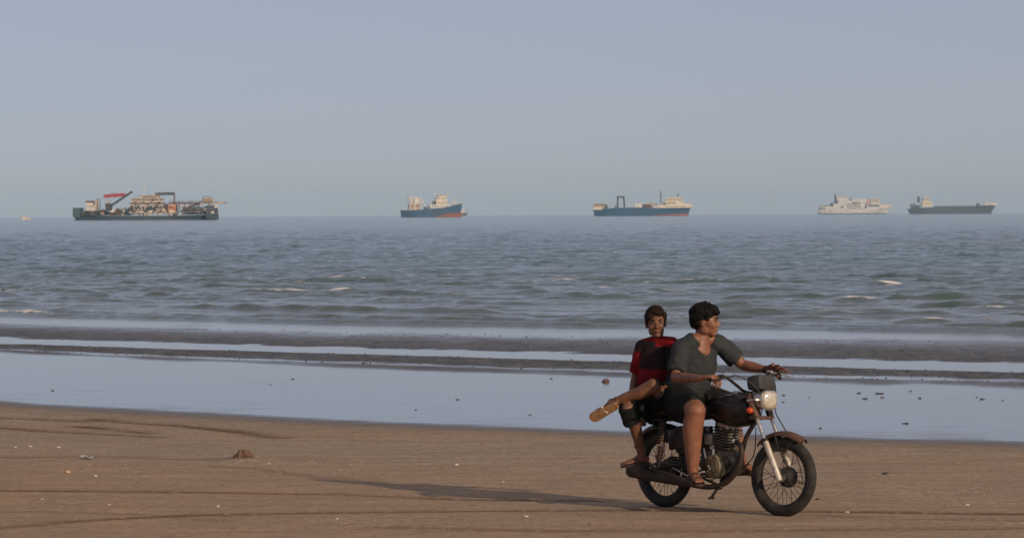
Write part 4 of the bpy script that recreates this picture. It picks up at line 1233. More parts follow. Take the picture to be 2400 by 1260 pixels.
sh.tube([p2 + Vector((0, 0, -0.06)), p2 + Vector((0, 0, 0.02)), p2 + Vector((0, 0, 0.08))], [(0.134, 0.110), (0.136, 0.110), (0.120, 0.098)], 20, True, side=lat2)
kk = k2l + (k2l - h2l).normalized() * -0.055
sh.tube([h2l, (h2l + kk) / 2, kk], [0.092, 0.084, 0.072], 16)
sh.tube([h2r, (h2r + k2r) / 2, k2r], [0.092, 0.084, 0.072], 16)
hemr = k2r + (a2r - k2r) * 0.30
sh.tube([k2r - (hemr - k2r) * 0.1, k2r, (k2r + hemr) / 2, hemr], [0.060, 0.070, 0.070, 0.064], 16)
mesh_obj('shorts', blob(sh, 0.006, 2, folds(601, 0.009, 10, 13)), C_BLACK, boy)
hh_ = MB(); s2 = 0.98
hball(hh_, (-0.024, 0, 0.052), (0.098, 0.082, 0.076), H2, RH2, s2)
hball(hh_, (-0.055, 0, 0.005), (0.060, 0.070, 0.075), H2, RH2, s2)
hball(hh_, (0.040, 0.012, 0.080), (0.048, 0.052, 0.030), H2, RH2, s2)
hball(hh_, (0.062, -0.040, 0.060), (0.026, 0.030, 0.024), H2, RH2, s2)
hball(hh_, (-0.010, 0.0, 0.080), (0.078, 0.070, 0.060), H2, RH2, s2)
hball(hh_, (0.004, -0.062, 0.030), (0.046, 0.019, 0.038), H2, RH2, s2)
hball(hh_, (0.000, 0.062, 0.026), (0.040, 0.016, 0.036), H2, RH2, s2)
hball(hh_, (0.066, -0.044, 0.052), (0.020, 0.024, 0.026), H2, RH2, s2)
hair_tufts(hh_, H2, RH2, s2, [(rr.uniform(0.0, 1.7), rr.uniform(1.1, 5.2), rr.uniform(.3, .7)) for _ in range(180)] + [(rr.uniform(0.0, 0.8), rr.uniform(-1.4, 1.4), rr.uniform(.6, 1.1)) for _ in range(100)], 0.032, 0.009, 9, (0.25, 0.35, -0.15))
mesh_obj('hair', blob(hh_, 0.0036, 2, hdisp(710)), H_BROWN, boy)
# flip-flop on the raised foot, anklet, and the sole of the other sandal
so = sole(fl, M_SOLE, 'flip_flop', boy, 0.014)
base, d, n, s_, k = fl
q = MB()
for sg in (-1, 1):
    q.tube(smooth_path([base + d * 0.150 * k - n * 0.034 * k, base + d * 0.11 * k + s_ * sg * 0.028 * k - n * 0.040 * k, base + d * 0.05 * k + s_ * sg * 0.042 * k - n * 0.004 * k]), [(0.0095, 0.004)] * 13, 8, side=d)
q.tube(smooth_path([base + d * 0.035 * k + s_ * 0.036 * k + n * 0.012, base + d * 0.045 * k + n * 0.017, base + d * 0.055 * k - s_ * 0.036 * k + n * 0.012]), [(0.012, 0.003)] * 13, 8, side=d)
q.build('strap', M_STRAP, so)
so = sole(fr, M_BSAND, 'flip_flop', boy, 0.014)
ad = (a2l - k2l).normalized()
MB().lathe(a2l - ad * 0.045, ad, [(-0.005, 0.030), (-0.005, 0.036), (0.005, 0.036), (0.005, 0.030)], 18).build('anklet', M_BSAND, boy)
# ------------------------------------------------------------------ ships
M_SHW = worn('ship_white_paint', (0.74, 0.66, 0.54), (0.50, 0.42, 0.33), 0.55, 0, 0.35)
M_SHG = worn('ship_grey_white_paint', (0.66, 0.64, 0.60), (0.46, 0.44, 0.41), 0.6, 0, 0.25)
M_SHB = worn('ship_blue_hull', (0.020, 0.080, 0.180), (0.025, 0.060, 0.120), 0.5, 0, 0.2)
M_SHN = worn('ship_navy_hull', (0.036, 0.066, 0.100), (0.060, 0.062, 0.072), 0.5, 0, 0.2)
M_SHD = worn('ship_dark_hull', (0.044, 0.058, 0.085), (0.062, 0.062, 0.072), 0.55, 0, 0.25)
M_SHR = worn('ship_red_bottom', (0.220, 0.055, 0.045), (0.150, 0.055, 0.045), 0.6, 0, 0.3)
M_CRR = worn('crane_red_paint', (0.62, 0.020, 0.050), (0.45, 0.02, 0.04), 0.5, 0, 0.4)
M_RSTL = worn('rust_brown_steel', (0.130, 0.050, 0.034), (0.070, 0.036, 0.030), 0.6, 0, 0.4)
M_DSTL = worn('dark_ship_steel', (0.060, 0.054, 0.062), (0.095, 0.075, 0.070), 0.6, 0, 0.4)
M_TAN = worn('tan_ship_paint', (0.50, 0.39, 0.30), (0.32, 0.24, 0.19), 0.6, 0, 0.4)
M_ORG = worn('salmon_ship_paint', (0.60, 0.27, 0.17), (0.46, 0.22, 0.15), 0.6, 0, 0.4)
M_TEAL = worn('teal_ship_paint', (0.050, 0.110, 0.120), (0.04, 0.08, 0.09), 0.6, 0, 0.4)
m = N('ship_window_glass'); m.set('Base Color', (0.02, 0.025, 0.03, 1)); m.set('Roughness', 0.12); M_WIN = m.m

class Ship:
    """built in metres about its waterline middle, bow to +x; drawn over photograph pixels at distance D"""
    def __init__(s, name, label, cat, px0, px1, wl, D, yaw=0.0):
        s.D = D; s.k = D / FPX; s.cx = (px0 + px1) / 2; s.wl = wl
        g = EYE + ray(s.cx, 505) * D
        s.M = Matrix.Translation((g.x, g.y, SEA_Z)) @ Matrix.Rotation(R(yaw), 4, 'Z')
        s.r = empty(name, s.M)
        s.cy = math.cos(R(yaw))
        tag(s.r, label, cat)
    def x(s, px): return (px - s.cx) * s.k / s.cy
    def z(s, py): return (s.wl - py) * s.k
    def pt(s, px, py, y=0.0): return Vector((s.x(px), y, s.z(py)))
    def box(s, name, px0, py0, px1, py1, mat, y0=-.35, y1=.35, parent=None, bev=0.0):
        """y0,y1 in beams"""
        a, b = s.x(px0), s.x(px1); t, u = s.z(py0), s.z(py1)
        mb = MB().box(((a + b) / 2, (y0 + y1) / 2 * s.beam, (t + u) / 2), (abs(b - a), (y1 - y0) * s.beam, abs(t - u)), bev=bev)
        return mb.build(name, mat, parent or s.r)
    def bar(s, name, pts, r, mat, y=0.0, parent=None, n=8):
        q = [s.pt(p[0], p[1], (p[2] if len(p) > 2 else y) * s.beam) for p in pts]
        return MB().tube(q, r * s.k, n).build(name, mat, parent or s.r)
    def lattice(s, name, a, b, h, mat, y=0.0, parent=None, nseg=8, r=0.35, w=0.06):
        """a,b pixel ends, h depth in px: a truss boom"""
        mb = MB(); A, B = s.pt(*a, 0), s.pt(*b, 0)
        ax = (B - A).normalized(); up = Vector((-ax.z, 0, ax.x))
        c = [Vector((0, (y + dy * w) * s.beam, 0)) + up * (h * s.k * u) for dy in (-1, 1) for u in (-.5, .5)]
        for o in c: mb.tube([A + o, B + o], r * s.k, 5)
        for i in range(nseg):
            p, q = A + (B - A) * i / nseg, A + (B - A) * (i + 1) / nseg
            for j, l in ((0, 1), (2, 3)): mb.tube([p + c[j], q + c[l]], r * s.k * .7, 4); mb.tube([q + c[l], q + c[j]], r * s.k * .7, 4)
            mb.tube([p + c[0], q + c[2]], r * s.k * .7, 4); mb.tube([p + c[1], q + c[3]], r * s.k * .7, 4)
        return mb.build(name, mat, parent or s.r)
    def hull(s, deck, wl0, wl1, beam, mats, red_py=None, stern=0.85, stripe=None):
        """deck: [(px,py)] sheer line, stern to bow; wl0..wl1 the waterline's ends; mats: (top, bottom)"""
        s.beam = beam
        dx = np.array([s.x(p[0]) for p in deck]); dz = np.array([s.z(p[1]) for p in deck])
        n = 40
        def loft(zlo, zhi, name, mat, off):
            rings = []
            for i in range(n + 1):
                t = i / n
                xd = dx[0] + (dx[-1] - dx[0]) * t
                zd = float(np.interp(xd, dx, dz))
                xw = s.x(wl0) + (s.x(wl1) - s.x(wl0)) * t
                wd = beam / 2 * min(1, (stern + (1 - stern) * min(1, t / 0.15))) * (max(0.0, 1 - max(0, (t - 0.72) / 0.28) ** 2.2) ** 0.8) + 0.12
                ww = beam / 2 * min(1, (stern * .8 + (1 - stern * .8) * min(1, t / 0.25))) * (max(0.0, 1 - max(0, (t - 0.60) / 0.40) ** 1.8) ** 0.9) + 0.10
                hi = zd if zhi is None else min(zhi, zd)
                def at(z):
                    f = max(0.0, min(1.0, z / max(zd, .1))); g = f ** 1.3
                    return (xw + (xd - xw) * g, ww + (wd - ww) * g + off)
                zs = [zlo] + [zlo + (hi - zlo) * q for q in (.33, .66)] + [hi]
                rr = []
                for z in zs: x_, w_ = at(z); rr.append(Vector((x_, -w_, z)))
                for z in reversed(zs): x_, w_ = at(z); rr.append(Vector((x_, w_, z)))
                rings.append(rr)
            return MB().rings(rings).build(name, mat, s.r, angle=25)
        h = loft(-1.5 if red_py is None else s.z(red_py), None, 'hull', mats[0], 0.0)
        if red_py is not None: loft(-1.5, s.z(red_py) + 0.05, 'hull_bottom', mats[1], 0.06)
        return h
    def windows(s, parent, px0, px1, py, n, w, h, y=-.352, dark=M_WIN):
        me = None
        for i in range(n):
            c = s.pt(px0 + (px1 - px0) * (i + .5) / n, py, y * s.beam)
            if me is None:
                o = MB().box((0, 0, 0), (w * s.k, 0.12, h * s.k)).build('window', dark, parent); me = o
            else:
                o = me.copy(); COL.objects.link(o); o.parent = parent
            o.location = c
    def rail(s, px0, py0, px1, py1, h=2.2, y=-.46, n=10, mat=None, r=.16, parent=None):
        mb = MB()
        a, b = s.pt(px0, py0, y * s.beam), s.pt(px1, py1, y * s.beam); u = Vector((0, 0, h * s.k))
        mb.tube([a + u, b + u], r * s.k, 4); mb.tube([a + u * .5, b + u * .5], r * s.k * .8, 4)
        for i in range(n + 1): mb.tube([a + (b - a) * i / n, a + (b - a) * i / n + u], r * s.k, 4)
        return mb.build('railing', mat or M_SHG, parent or s.r)

# --- cutter suction dredger, far left
s = Ship('dredger', 'dark dredger crowded with cranes, a red jib and pale deckhouses, leftmost large ship', 'ship', 176, 512, 518.8, 2150)
s.hull([(176, 500), (196, 505), (240, 508), (300, 509), (420, 509), (470, 508), (510, 507)], 181, 512, 19, (M_SHN, M_SHR), None, 0.9)
s.box('stern_house', 176, 490, 192, 512, M_TEAL, -.5, .5)
s.box('stern_deck', 194, 497, 232, 507, M_DSTL, -.45, .45)
dh = s.box('deckhouse', 206, 484, 226, 500, M_SHG, -.3, .3); s.box('wheelhouse', 206, 476, 220, 484, M_SHW, -.25, .25, dh); s.windows(dh, 208, 224, 487, 4, 2.2, 1.8, -.302)
s.box('roof', 204, 474, 222, 477, M_DSTL, -.28, .28, dh)
s.box('spud_post', 224, 472, 231, 507, M_TAN, -.1, .1); s.bar('spud_pile', [(228, 468), (228, 507)], 1.6, M_DSTL, .2)
s.box('winch_house', 233, 496, 250, 507, M_RSTL, -.4, .4)
s.bar('gantry_leg', [(236, 507), (237, 470)], 0.8, M_DSTL, -.2); s.bar('gantry_leg', [(247, 507), (248, 462)], 0.7, M_TAN, .1)
s.lattice('red_jib', (243, 463), (292, 460), 5.5, M_CRR, .1, nseg=9, r=1.0)
s.bar('jib_stay', [(237, 470), (262, 456), (292, 459)], 0.35, M_DSTL, .1)
s.bar('jib_mast', [(256, 490), (254, 464)], 1.2, M_TAN, .1)
cr = s.box('crane_base', 250, 483, 262, 507, M_DSTL, -.25, .25); s.box('crane_cab', 249, 480, 262, 490, M_RSTL, -.2, .2, cr)
s.lattice('crane_boom', (258, 488), (311, 453), 3.6, M_DSTL, -.1, cr, 12, .65)
s.bar('crane_cable', [(252, 481), (268, 468), (311, 453)], .3, M_DSTL, -.1, cr)
s.bar('hook_line', [(308, 455), (307, 466)], .4, M_SHW, -.1, cr)
s.box('hopper', 262, 499, 304, 508, M_RSTL, -.45, .45); s.box('pump_house', 288, 492, 304, 506, M_TEAL, -.46, .4)
for i, (a, b) in enumerate(((265, 272), (274, 279), (281, 287))): s.box('deck_machine', a, 494 - i % 2 * 2, b, 500, (M_SHG, M_RSTL, M_TAN)[i], -.3, .3)
ac = s.box('accommodation', 306, 490, 392, 503, M_SHG, -.42, .42)
s.windows(ac, 309, 390, 496, 18, 2.0, 2.0, -.422)
a2 = s.box('deckhouse', 308, 479, 384, 490, M_SHG, -.38, .38); s.windows(a2, 310, 382, 484.5, 15, 2.4, 2.2, -.382)
s.box('deck_edge', 304, 489.4, 392, 491, M_RSTL, -.48, .48); s.box('deck_edge', 306, 478.4, 386, 479.8, M_RSTL, -.44, .44)
a3 = s.box('deckhouse', 310, 470, 378, 478.5, M_SHW, -.33, .33); s.windows(a3, 312, 376, 474, 13, 2.4, 2.4, -.332)
a4 = s.box('bridge', 332, 463, 372, 470, M_SHW, -.28, .28); s.windows(a4, 334, 371, 466.5, 10, 2.6, 2.4, -.282)
s.box('roof', 310, 468.6, 384, 470.3, M_TAN, -.38, .38, a3); s.box('roof', 330, 461.5, 374, 463, M_TAN, -.32, .32, a4)
s.rail(310, 470, 331, 468.8, 4, -.36, 6); s.rail(306, 490, 392, 490, 4, -.49, 20); s.rail(312, 479, 388, 479, 3.6, -.45, 18)
ms = s.bar('mast', [(338, 463), (338, 431)], .75, M_SHW); s.bar('yard', [(334, 441), (342, 441)], .35, M_SHW, 0, ms); s.bar('mast', [(358, 463), (358, 452)], .8, M_SHW, .1)
for px in (318, 326, 346, 352, 365): s.bar('antenna', [(px, 468), (px, 458 + px % 4)], .35, M_DSTL, -.1)
c2_ = s.lattice('crane_boom', (364, 459), (409, 458), 4.6, M_DSTL, -.1, None, 9, .8)
s.bar('crane_post', [(410, 505), (409, 456)], 1.7, M_RSTL, -.1); s.bar('boom_stay', [(366, 457), (372, 455), (408, 455)], .35, M_DSTL, -.1)
s.box('machinery_house', 384, 482, 396, 504, M_DSTL, -.35, .35)
sl = s.box('salmon_house', 396, 483, 414, 505, M_ORG, -.44, .3); s.windows(sl, 398, 412, 490, 3, 2.6, 2.6, -.442); s.box('white_box', 400, 497, 412, 509, M_SHW, -.5, -.2, sl)
s.box('walkway', 398, 478, 470, 481.5, M_RSTL, -.3, .3); s.rail(398, 478.5, 470, 477, 4, -.31, 16, M_RSTL)
for px in (420, 432, 444, 456, 466): s.bar('support_leg', [(px, 507), (px + 3, 480)], 1.1, M_DSTL, -.3)
s.bar('ladder_boom', [(424, 500), (470, 478), (512, 479)], 2.4, M_SHN, -.1)
for a, b in (((430, 507), (452, 484)), ((446, 507), (470, 482)), ((462, 507), (492, 482)), ((500, 512), (494, 484)), ((508, 512), (500, 486))): s.bar('brace', [a, b], 1.2, M_SHN, -.25)
s.box('engine_room', 428, 490, 486, 507, M_SHN, -.4, .4); s.box('cutter_frame', 486, 488, 508, 517, M_SHN, -.5, .4); s.box('white_box', 426, 484, 431, 489, M_SHW, -.4, -.2)
for px in (476, 485, 491): s.bar('vent_post', [(px, 480), (px, 461 + px % 3)], 1.0, M_RSTL, 0)
s.box('control_cabin', 478, 468, 498, 480, M_TAN, -.2, .2); s.windows(s.r, 480, 497, 473, 4, 2.6, 2.6, -.202)
s.box('front_walkway', 470, 477.5, 527, 481, M_TAN, -.2, .2); s.lattice('front_boom', (490, 479), (529, 479.5), 3, M_DSTL, .1, None, 6, .6)
dr = random.Random(12)
for i in range(58):
    px = dr.choice([dr.uniform(190, 305), dr.uniform(386, 508), dr.uniform(300, 420)])
    w_, h_ = dr.uniform(1.5, 7), dr.uniform(1.5, 6)
    top = 507 - h_ - dr.choice([0, 0, 3, 7]) * (1 if px < 305 or px > 420 else 0)
    if px > 420: top -= dr.uniform(0, 14)
    s.box('deck_machine', px, top, px + w_, top + h_ + 1.0, dr.choice([M_SHG, M_TAN, M_RSTL, M_DSTL, M_TEAL, M_SHW, M_SHN]), -.52 + dr.uniform(-.02, .02), -.30)
for i in range(22):
    px = dr.uniform(186, 505); s.bar('deck_post', [(px, 507), (px + dr.uniform(-3, 3), dr.uniform(476, 492))], dr.uniform(.3, .6), dr.choice([M_DSTL, M_RSTL, M_TAN]), -.46)
for i in range(40):
    px = dr.uniform(304, 392); tp = dr.choice([486, 490, 495, 499]) + dr.uniform(-1.5, 2)
    s.box('deck_machine', px, tp, px + dr.uniform(1.5, 6), tp + dr.uniform(2, 6), dr.choice([M_RSTL, M_DSTL, M_TEAL, M_SHN, M_TAN, M_SHW]), -.50 + dr.uniform(-.02, .02), -.40)
for i in range(16):
    px = dr.uniform(312, 384); tp = dr.choice([471, 476, 481, 486])
    s.box('vent', px, tp, px + dr.uniform(1.5, 4), tp + dr.uniform(2, 4), dr.choice([M_RSTL, M_DSTL, M_DSTL, M_ORG]), -.41, -.34)
for py in (487, 494, 500):
    s.rail(424, py + 2, 506, py + 1, 2.5, -.53, 14, M_TAN, .25)
s.box('gangway', 306, 501.5, 420, 503, M_TAN, -.54, -.42)
s.bar('bow_arch', [(488, 489), (496, 485), (504, 486), (510, 496), (513, 516)], 1.5, M_DSTL, -.3)
for px, h in ((443, 5), (449, 7), (420, 5)): s.bar('deck_post', [(px, 480), (px, 480 - h)], .6, M_DSTL, -.1)

# --- blue and red trawler, and the hull it hides
s = Ship('trawler', 'blue trawler with red bottom paint at its raised bow, left of centre', 'ship', 940, 1083, 512.3, 3300, 8)
s.hull([(940, 495), (960, 496), (1000, 493), (1030, 491), (1052, 487), (1083, 480.5)], 942, 1079, 11.5, (M_SHB, M_SHR), None, .9)
s.beam = 11.5
q = MB(); 
q.rings([[Vector((s.x(px), y * w * 5.75, s.z(py))) for (y, py) in ((-1, 513.5), (-1, t), (1, t), (1, 513.5))] for px, w, t in ((1012, 1.03, 512.5), (1030, 1.03, 508), (1046, .99, 503.8), (1060, .80, 502.2), (1072, .44, 501.2), (1080.5, .06, 500.5))])
q.build('hull_bottom', M_SHR, s.r)
aft = s.box('aft_house', 958, 480, 984, 495, M_TAN, -.38, .38); s.windows(aft, 960, 983, 486, 5, 2.2, 3, -.382)
s.box('roof', 956, 464.5, 986, 467, M_SHG, -.4, .4, aft); 
for px in (960, 971, 984): s.bar('gallows_leg', [(px, 496), (px, 466)], 1.2, M_SHG, -.38)
s.box('upper_house', 962, 468, 982, 481, M_SHG, -.34, .3, aft)
s.bar('gallows_leg', [(985, 466), (994, 487)], 1.5, M_SHW, -.38)
s.box('net_winch', 995, 488, 1006, 494, M_DSTL, -.3, .3); s.rail(942, 495, 960, 495, 7, -.45, 5)
for a, b in ((1002, 486), (1012, 483)): s.bar('deck_post', [(a, 494), (a, b)], .6, M_SHG, -.3)
dk = s.box('deckhouse', 1006, 483, 1054, 490, M_SHG, -.42, .42); s.windows(dk, 1010, 1050, 486.5, 9, 2, 2, -.422)
fu = s.box('funnel', 1014, 475, 1022, 484, M_DSTL, -.15, .15)
w1 = s.box('wheelhouse', 1021, 469, 1046, 483, M_SHW, -.34, .34); s.windows(w1, 1023, 1045, 478.5, 7, 2, 1.6, -.342)
w2 = s.box('bridge', 1026, 461.5, 1043, 470, M_SHW, -.28, .28); s.windows(w2, 1027, 1042, 468.2, 6, 2, 1.6, -.282); s.box('roof', 1024, 460, 1045, 461.8, M_TAN, -.32, .32, w2)
s.bar('mast', [(1030, 461), (1030, 446)], .6, M_SHG); s.bar('mast', [(1020, 470), (1020, 453)], .7, M_SHW, .1); s.bar('stay', [(1020, 454), (1010, 490)], .3, M_SHG, .1)
s.bar('mast', [(1049, 488), (1049, 449)], .75, M_SHG, 0)
for px in (1061, 1067): s.bar('bow_post', [(px, 485), (px, 466)], .9, M_SHW, 0)
s.bar('bow_beam', [(1060, 480), (1084, 478.5)], .8, M_SHW, -.1); s.rail(1054, 486, 1082, 480, 4, -.3, 8, M_SHW); s.rail(1006, 483, 1054, 480, 3, -.42, 14)
s.bar('stay', [(1049, 451), (1083, 479)], .25, M_SHG)

s = Ship('boat', 'white boat peeking out from behind the bow of the blue and red trawler', 'boat', 1058, 1097, 503.3, 7000)
s.hull([(1058, 497.5), (1080, 497), (1097, 495.5)], 1060, 1093, 9, (M_RSTL, M_SHR), None)
dh = s.box('deckhouse', 1066, 489.5, 1091, 497.5, M_SHW, -.35, .35, None); s.windows(dh, 1068, 1090, 492.5, 5, 1.6, 1.4)
s.bar('mast', [(1086, 490), (1086, 484)], .5, M_SHG)

# --- long blue ship with the gantry
s = Ship('fishing_ship', 'long blue ship with a dark square gantry aft and white bridge forward', 'ship', 1390, 1622, 509.0, 4100)
s.hull([(1391, 493.5), (1410, 492), (1440, 490), (1500, 489), (1528, 490), (1560, 490.5), (1600, 490), (1619, 489.5)], 1393, 1613, 17, (M_SHB, M_SHR), None, .9)
q = MB()
q.rings([[Vector((s.x(px), y * w * 8.5, s.z(py))) for (y, py) in ((-1, 510), (-1, t), (1, t), (1, 510))] for px, w, t in ((1528, 1.02, 508.6), (1548, 1.02, 505.5), (1570, .97, 504.6), (1590, .78, 504), (1606, .40, 503.5), (1614, .06, 503.2))])
q.build('hull_bottom', M_SHR, s.r)
s.box('white_bulwark', 1391, 488, 1411, 494, M_SHW, -.5, .5)
af = s.box('aft_house', 1392, 479, 1418, 489, M_TAN, -.36, .36); s.windows(af, 1393, 1417, 483, 6, 1.8, 4, -.362)
s.box('aft_winch', 1412, 482, 1424, 491, M_DSTL, -.3, .3)
g_ = s.box('gantry_beam', 1446, 462.5, 1464, 466, M_DSTL, -.42, .42)
for px, t in ((1448.5, 491), (1462, 491)):
    for y in (-.42, .42): s.bar('gantry_leg', [(px, 464), (px + (2 if px > 1455 else -1), t)], 1.6, M_DSTL, y)
s.box('gantry_foot', 1441, 484, 1450, 490, M_DSTL, -.46, -.30)
s.box('cargo_block', 1487, 480, 1508, 490, M_SHG, -.35, .35); s.box('net_pile', 1505, 482, 1526, 490, M_RSTL, -.35, .35); s.box('deck_cargo', 1513, 478.5, 1536, 484, M_TAN, -.3, .3)
s.bar('boom', [(1524, 490), (1540, 481), (1530, 480)], .9, M_DSTL, -.2); s.rail(1424, 490, 1490, 489.5, 3, -.47, 16, M_SHG)
lh = s.box('lower_house', 1530, 486, 1560, 491, M_SHW, -.48, .48)
h1 = s.box('deckhouse', 1546, 482.5, 1616, 490.5, M_SHW, -.46, .46); s.windows(h1, 1552, 1606, 487.3, 15, 1.7, 1.5, -.462)
h2 = s.box('deckhouse', 1559, 473.5, 1602, 483, M_SHW, -.40, .40); s.windows(h2, 1562, 1584, 479, 5, 3, 2.4, -.402)
b2 = s.box('bridge', 1562, 466, 1598, 473.5, M_SHW, -.36, .36); s.windows(b2, 1563, 1597, 471.6, 14, 1.9, 1.6, -.362); s.box('roof', 1560, 464.8, 1599, 466.3, M_SHG, -.4, .4, b2)
s.bar('radar_mast', [(1589, 466), (1589, 457)], 1.3, M_DSTL); s.bar('radar_mast', [(1596, 466), (1596, 460)], .8, M_SHG)
s.bar('mast', [(1549, 486), (1549, 450)], 1.1, M_DSTL); s.bar('stay', [(1549, 452), (1530, 486)], .3, M_SHG); s.bar('yard', [(1545, 460), (1553, 460)], .5, M_DSTL)
s.box('bow_bulwark', 1600, 481, 1622, 488.5, M_SHW, -.16, .16); s.rail(1546, 482.5, 1560, 480, 3, -.44, 5, M_SHW)
s.bar('lifeboat', [(1553, 480.5), (1560, 480.5)], 1.8, M_RSTL, -.44)

# --- white ferry
s = Ship('ferry', 'white ferry with rows of dark openings, second ship from the right', 'ferry', 1917, 2092, 501.6, 7400)
s.hull([(1919, 491), (1960, 492), (2000, 493), (2060, 490.5), (2080, 486), (2091, 481)], 1919, 2078, 23, (M_SHG, M_SHD), 499.4, .9)
c1 = s.box('car_deck', 1921, 483, 2034, 493, M_SHG, -.48, .48)
s.box('aft_opening', 1921, 487, 1934, 490, M_DSTL, -.483, -.2, c1); s.box('aft_opening', 1922, 481, 1947, 483.5, M_DSTL, -.44, .44, c1)
s.windows(c1, 1983, 2017, 488, 4, 6, 2.2, -.482, M_DSTL); s.windows(c1, 1983, 2017, 482.5, 4, 6, 2.2, -.482, M_DSTL)
s.windows(c1, 1969, 1976, 485.5, 1, 5, 5, -.482, M_DSTL); s.windows(c1, 2025, 2031, 485, 1, 4, 7, -.482, M_DSTL)
f1 = s.box('fore_deck', 2034, 484, 2062, 491.5, M_SHG, -.46, .46); s.box('fore_opening', 2034, 480.5, 2060, 484, M_DSTL, -.40, .40, f1)
s.box('bow_bulwark', 2060, 480, 2088, 487, M_SHW, -.18, .18); s.box('bow_rail_panel', 2064, 478, 2086, 480.3, M_TAN, -.16, .16)
d2 = s.box('passenger_deck', 1952, 477, 2026, 484, M_SHG, -.44, .44); s.windows(d2, 1986, 2012, 475.6 + 3, 10, 2, 1.6, -.442)
d3 = s.box('upper_deck', 1964, 469, 1996, 478, M_SHG, -.38, .38); d4 = s.box('upper_deck', 1990, 466, 2030, 476, M_SHG, -.34, .34)
s.box('upper_deck', 1962, 461, 1985, 470, M_SHG, -.3, .3); s.box('deck_gap', 1992, 474, 2016, 476.4, M_DSTL, -.36, .36, d2)
s.box('roof', 1960, 460, 1986, 461.5, M_SHW, -.32, .32); s.bar('vent', [(1994, 472), (1994, 464)], 1.1, M_DSTL, -.36)
s.box('bridge_block', 2028, 468, 2036, 480, M_ORG, -.3, .3)
br = s.box('bridge', 2040, 466, 2060, 479.5, M_SHW, -.36, .36); s.windows(br, 2042, 2059, 469.5, 6, 2, 1.8, -.362); s.windows(br, 2044, 2058, 474, 3, 2, 1.8, -.362); s.box('roof', 2038, 465, 2062, 466.5, M_SHG, -.4, .4, br)
fn_ = s.bar('funnel', [(1959, 478), (1957.5, 454)], 1.7, M_DSTL); s.bar('mast', [(2041, 466), (2041, 459)], .8, M_SHW); s.box('funnel_base', 1955, 470, 1962, 484, M_DSTL, -.15, .15)
s.bar('mast', [(1964, 464), (1964, 460)], .8, M_SHW); s.rail(1965, 461, 2026, 466, 2.4, -.34, 18); s.box('aft_deck', 1946, 476, 1957, 483, M_DSTL, -.3, .3)
for a in (1948, 1954): s.bar('davit', [(a, 483), (a + 1, 474)], .6, M_DSTL, -.4)

# --- low dark cargo ship, far right
s = Ship('cargo_ship', 'low dark cargo ship with a white bridge aft and long empty deck, rightmost', 'ship', 2128, 2338, 502.8, 6500)
s.hull([(2128, 491), (2150, 489), (2160, 488), (2200, 487), (2260, 485.5), (2300, 484), (2312, 483), (2335, 481.5)], 2134, 2322, 22, (M_SHD, M_SHR), None, .8)
s.box('aft_house', 2136, 482, 2156, 491, M_DSTL, -.36, .36); s.box('aft_rail', 2134, 479, 2147, 481, M_DSTL, -.3, .3)
b_ = s.box('deckhouse', 2160, 474.5, 2184, 486, M_SHW, -.42, .42); s.windows(b_, 2162, 2183, 478.5, 8, 1.5, 1.4, -.422)
b3 = s.box('bridge', 2163, 466, 2178, 475, M_SHW, -.40, .40); s.windows(b3, 2164, 2177, 469.2, 7, 1.4, 1.4, -.402); s.box('roof', 2161, 464.6, 2181, 466.2, M_SHG, -.44, .44, b3)
s.box('funnel', 2151, 462, 2156, 476, M_DSTL, -.15, .15); s.bar('mast', [(2172, 465), (2172, 455)], .7, M_SHG); s.bar('mast', [(2166, 465), (2166, 458)], .5, M_SHG)
s.box('hatch_cover', 2190, 485, 2280, 489, M_SHD, -.4, .4); s.windows(s.r, 2195, 2300, 492.5, 9, 5, 2.0, -.506, M_SHN)
s.box('deck_crane', 2288, 478.5, 2295, 485, M_DSTL, -.2, .2); s.box('forecastle', 2306, 480, 2334, 483.5, M_SHW, -.22, .22)
s.bar('mast', [(2310.5, 483), (2310.5, 453)], 1.0, M_SHG); s.rail(2190, 486, 2280, 484.5, 2, -.46, 20, M_DSTL)
s.box('bow_bulwark', 2316, 478, 2338, 481.5, M_SHW, -.12, .12)

# --- tiny white launch, far left
s = Ship('launch', 'tiny white launch low on the water at the far left', 'boat', 49, 72, 517.2, 2600)
s.hull([(48, 513.5), (60, 513.8), (72, 512.5)], 50, 70, 2.6, (M_SHW, M_SHR), None)
cb = s.box('cabin', 55, 509.5, 63, 514, M_SHG, -.3, .3); s.box('roof', 54, 508.6, 64, 509.6, M_SHW, -.36, .36, cb); s.windows(cb, 56, 63, 511.2, 2, 2, 1.4, -.302)
s.bar('mast', [(61, 509), (61, 503)], .35, M_SHG)
# ------------------------------------------------------------------ things lying on the sand
M_SHELL = worn('bleached_shell', (0.60, 0.53, 0.44), (0.42, 0.34, 0.26), 0.5, 0, 40)
M_SHELLP = worn('pinkish_shell', (0.60, 0.38, 0.27), (0.42, 0.26, 0.18), 0.5, 0, 40)
M_WEED = worn('dark_seaweed', (0.045, 0.043, 0.038), (0.080, 0.066, 0.050), 0.35, 0, 30, bump=0.4)
M_WSAND = worn('damp_dug_sand', (0.165, 0.092, 0.055), (0.070, 0.040, 0.025), 0.8, 0, 9, 0.4, 0.62, bump=0.6, bscale=30)
M_PLAS = worn('grey_plastic', (0.40, 0.44, 0.48), (0.18, 0.20, 0.22), 0.4, 0, 12)
M_BRICK = worn('brown_red_lump', (0.085, 0.032, 0.028), (0.040, 0.020, 0.018), 0.5, 0, 14, bump=0.6)

dgx = bpy.context.evaluated_depsgraph_get()
def surf(px, py):
    g = ground(px, py, 0)
    for _ in range(4):
        z, *_r = terrain(np.array([[g.x]]), np.array([[g.y]]))
        g = ground(px, py, float(z[0, 0]))
    return g

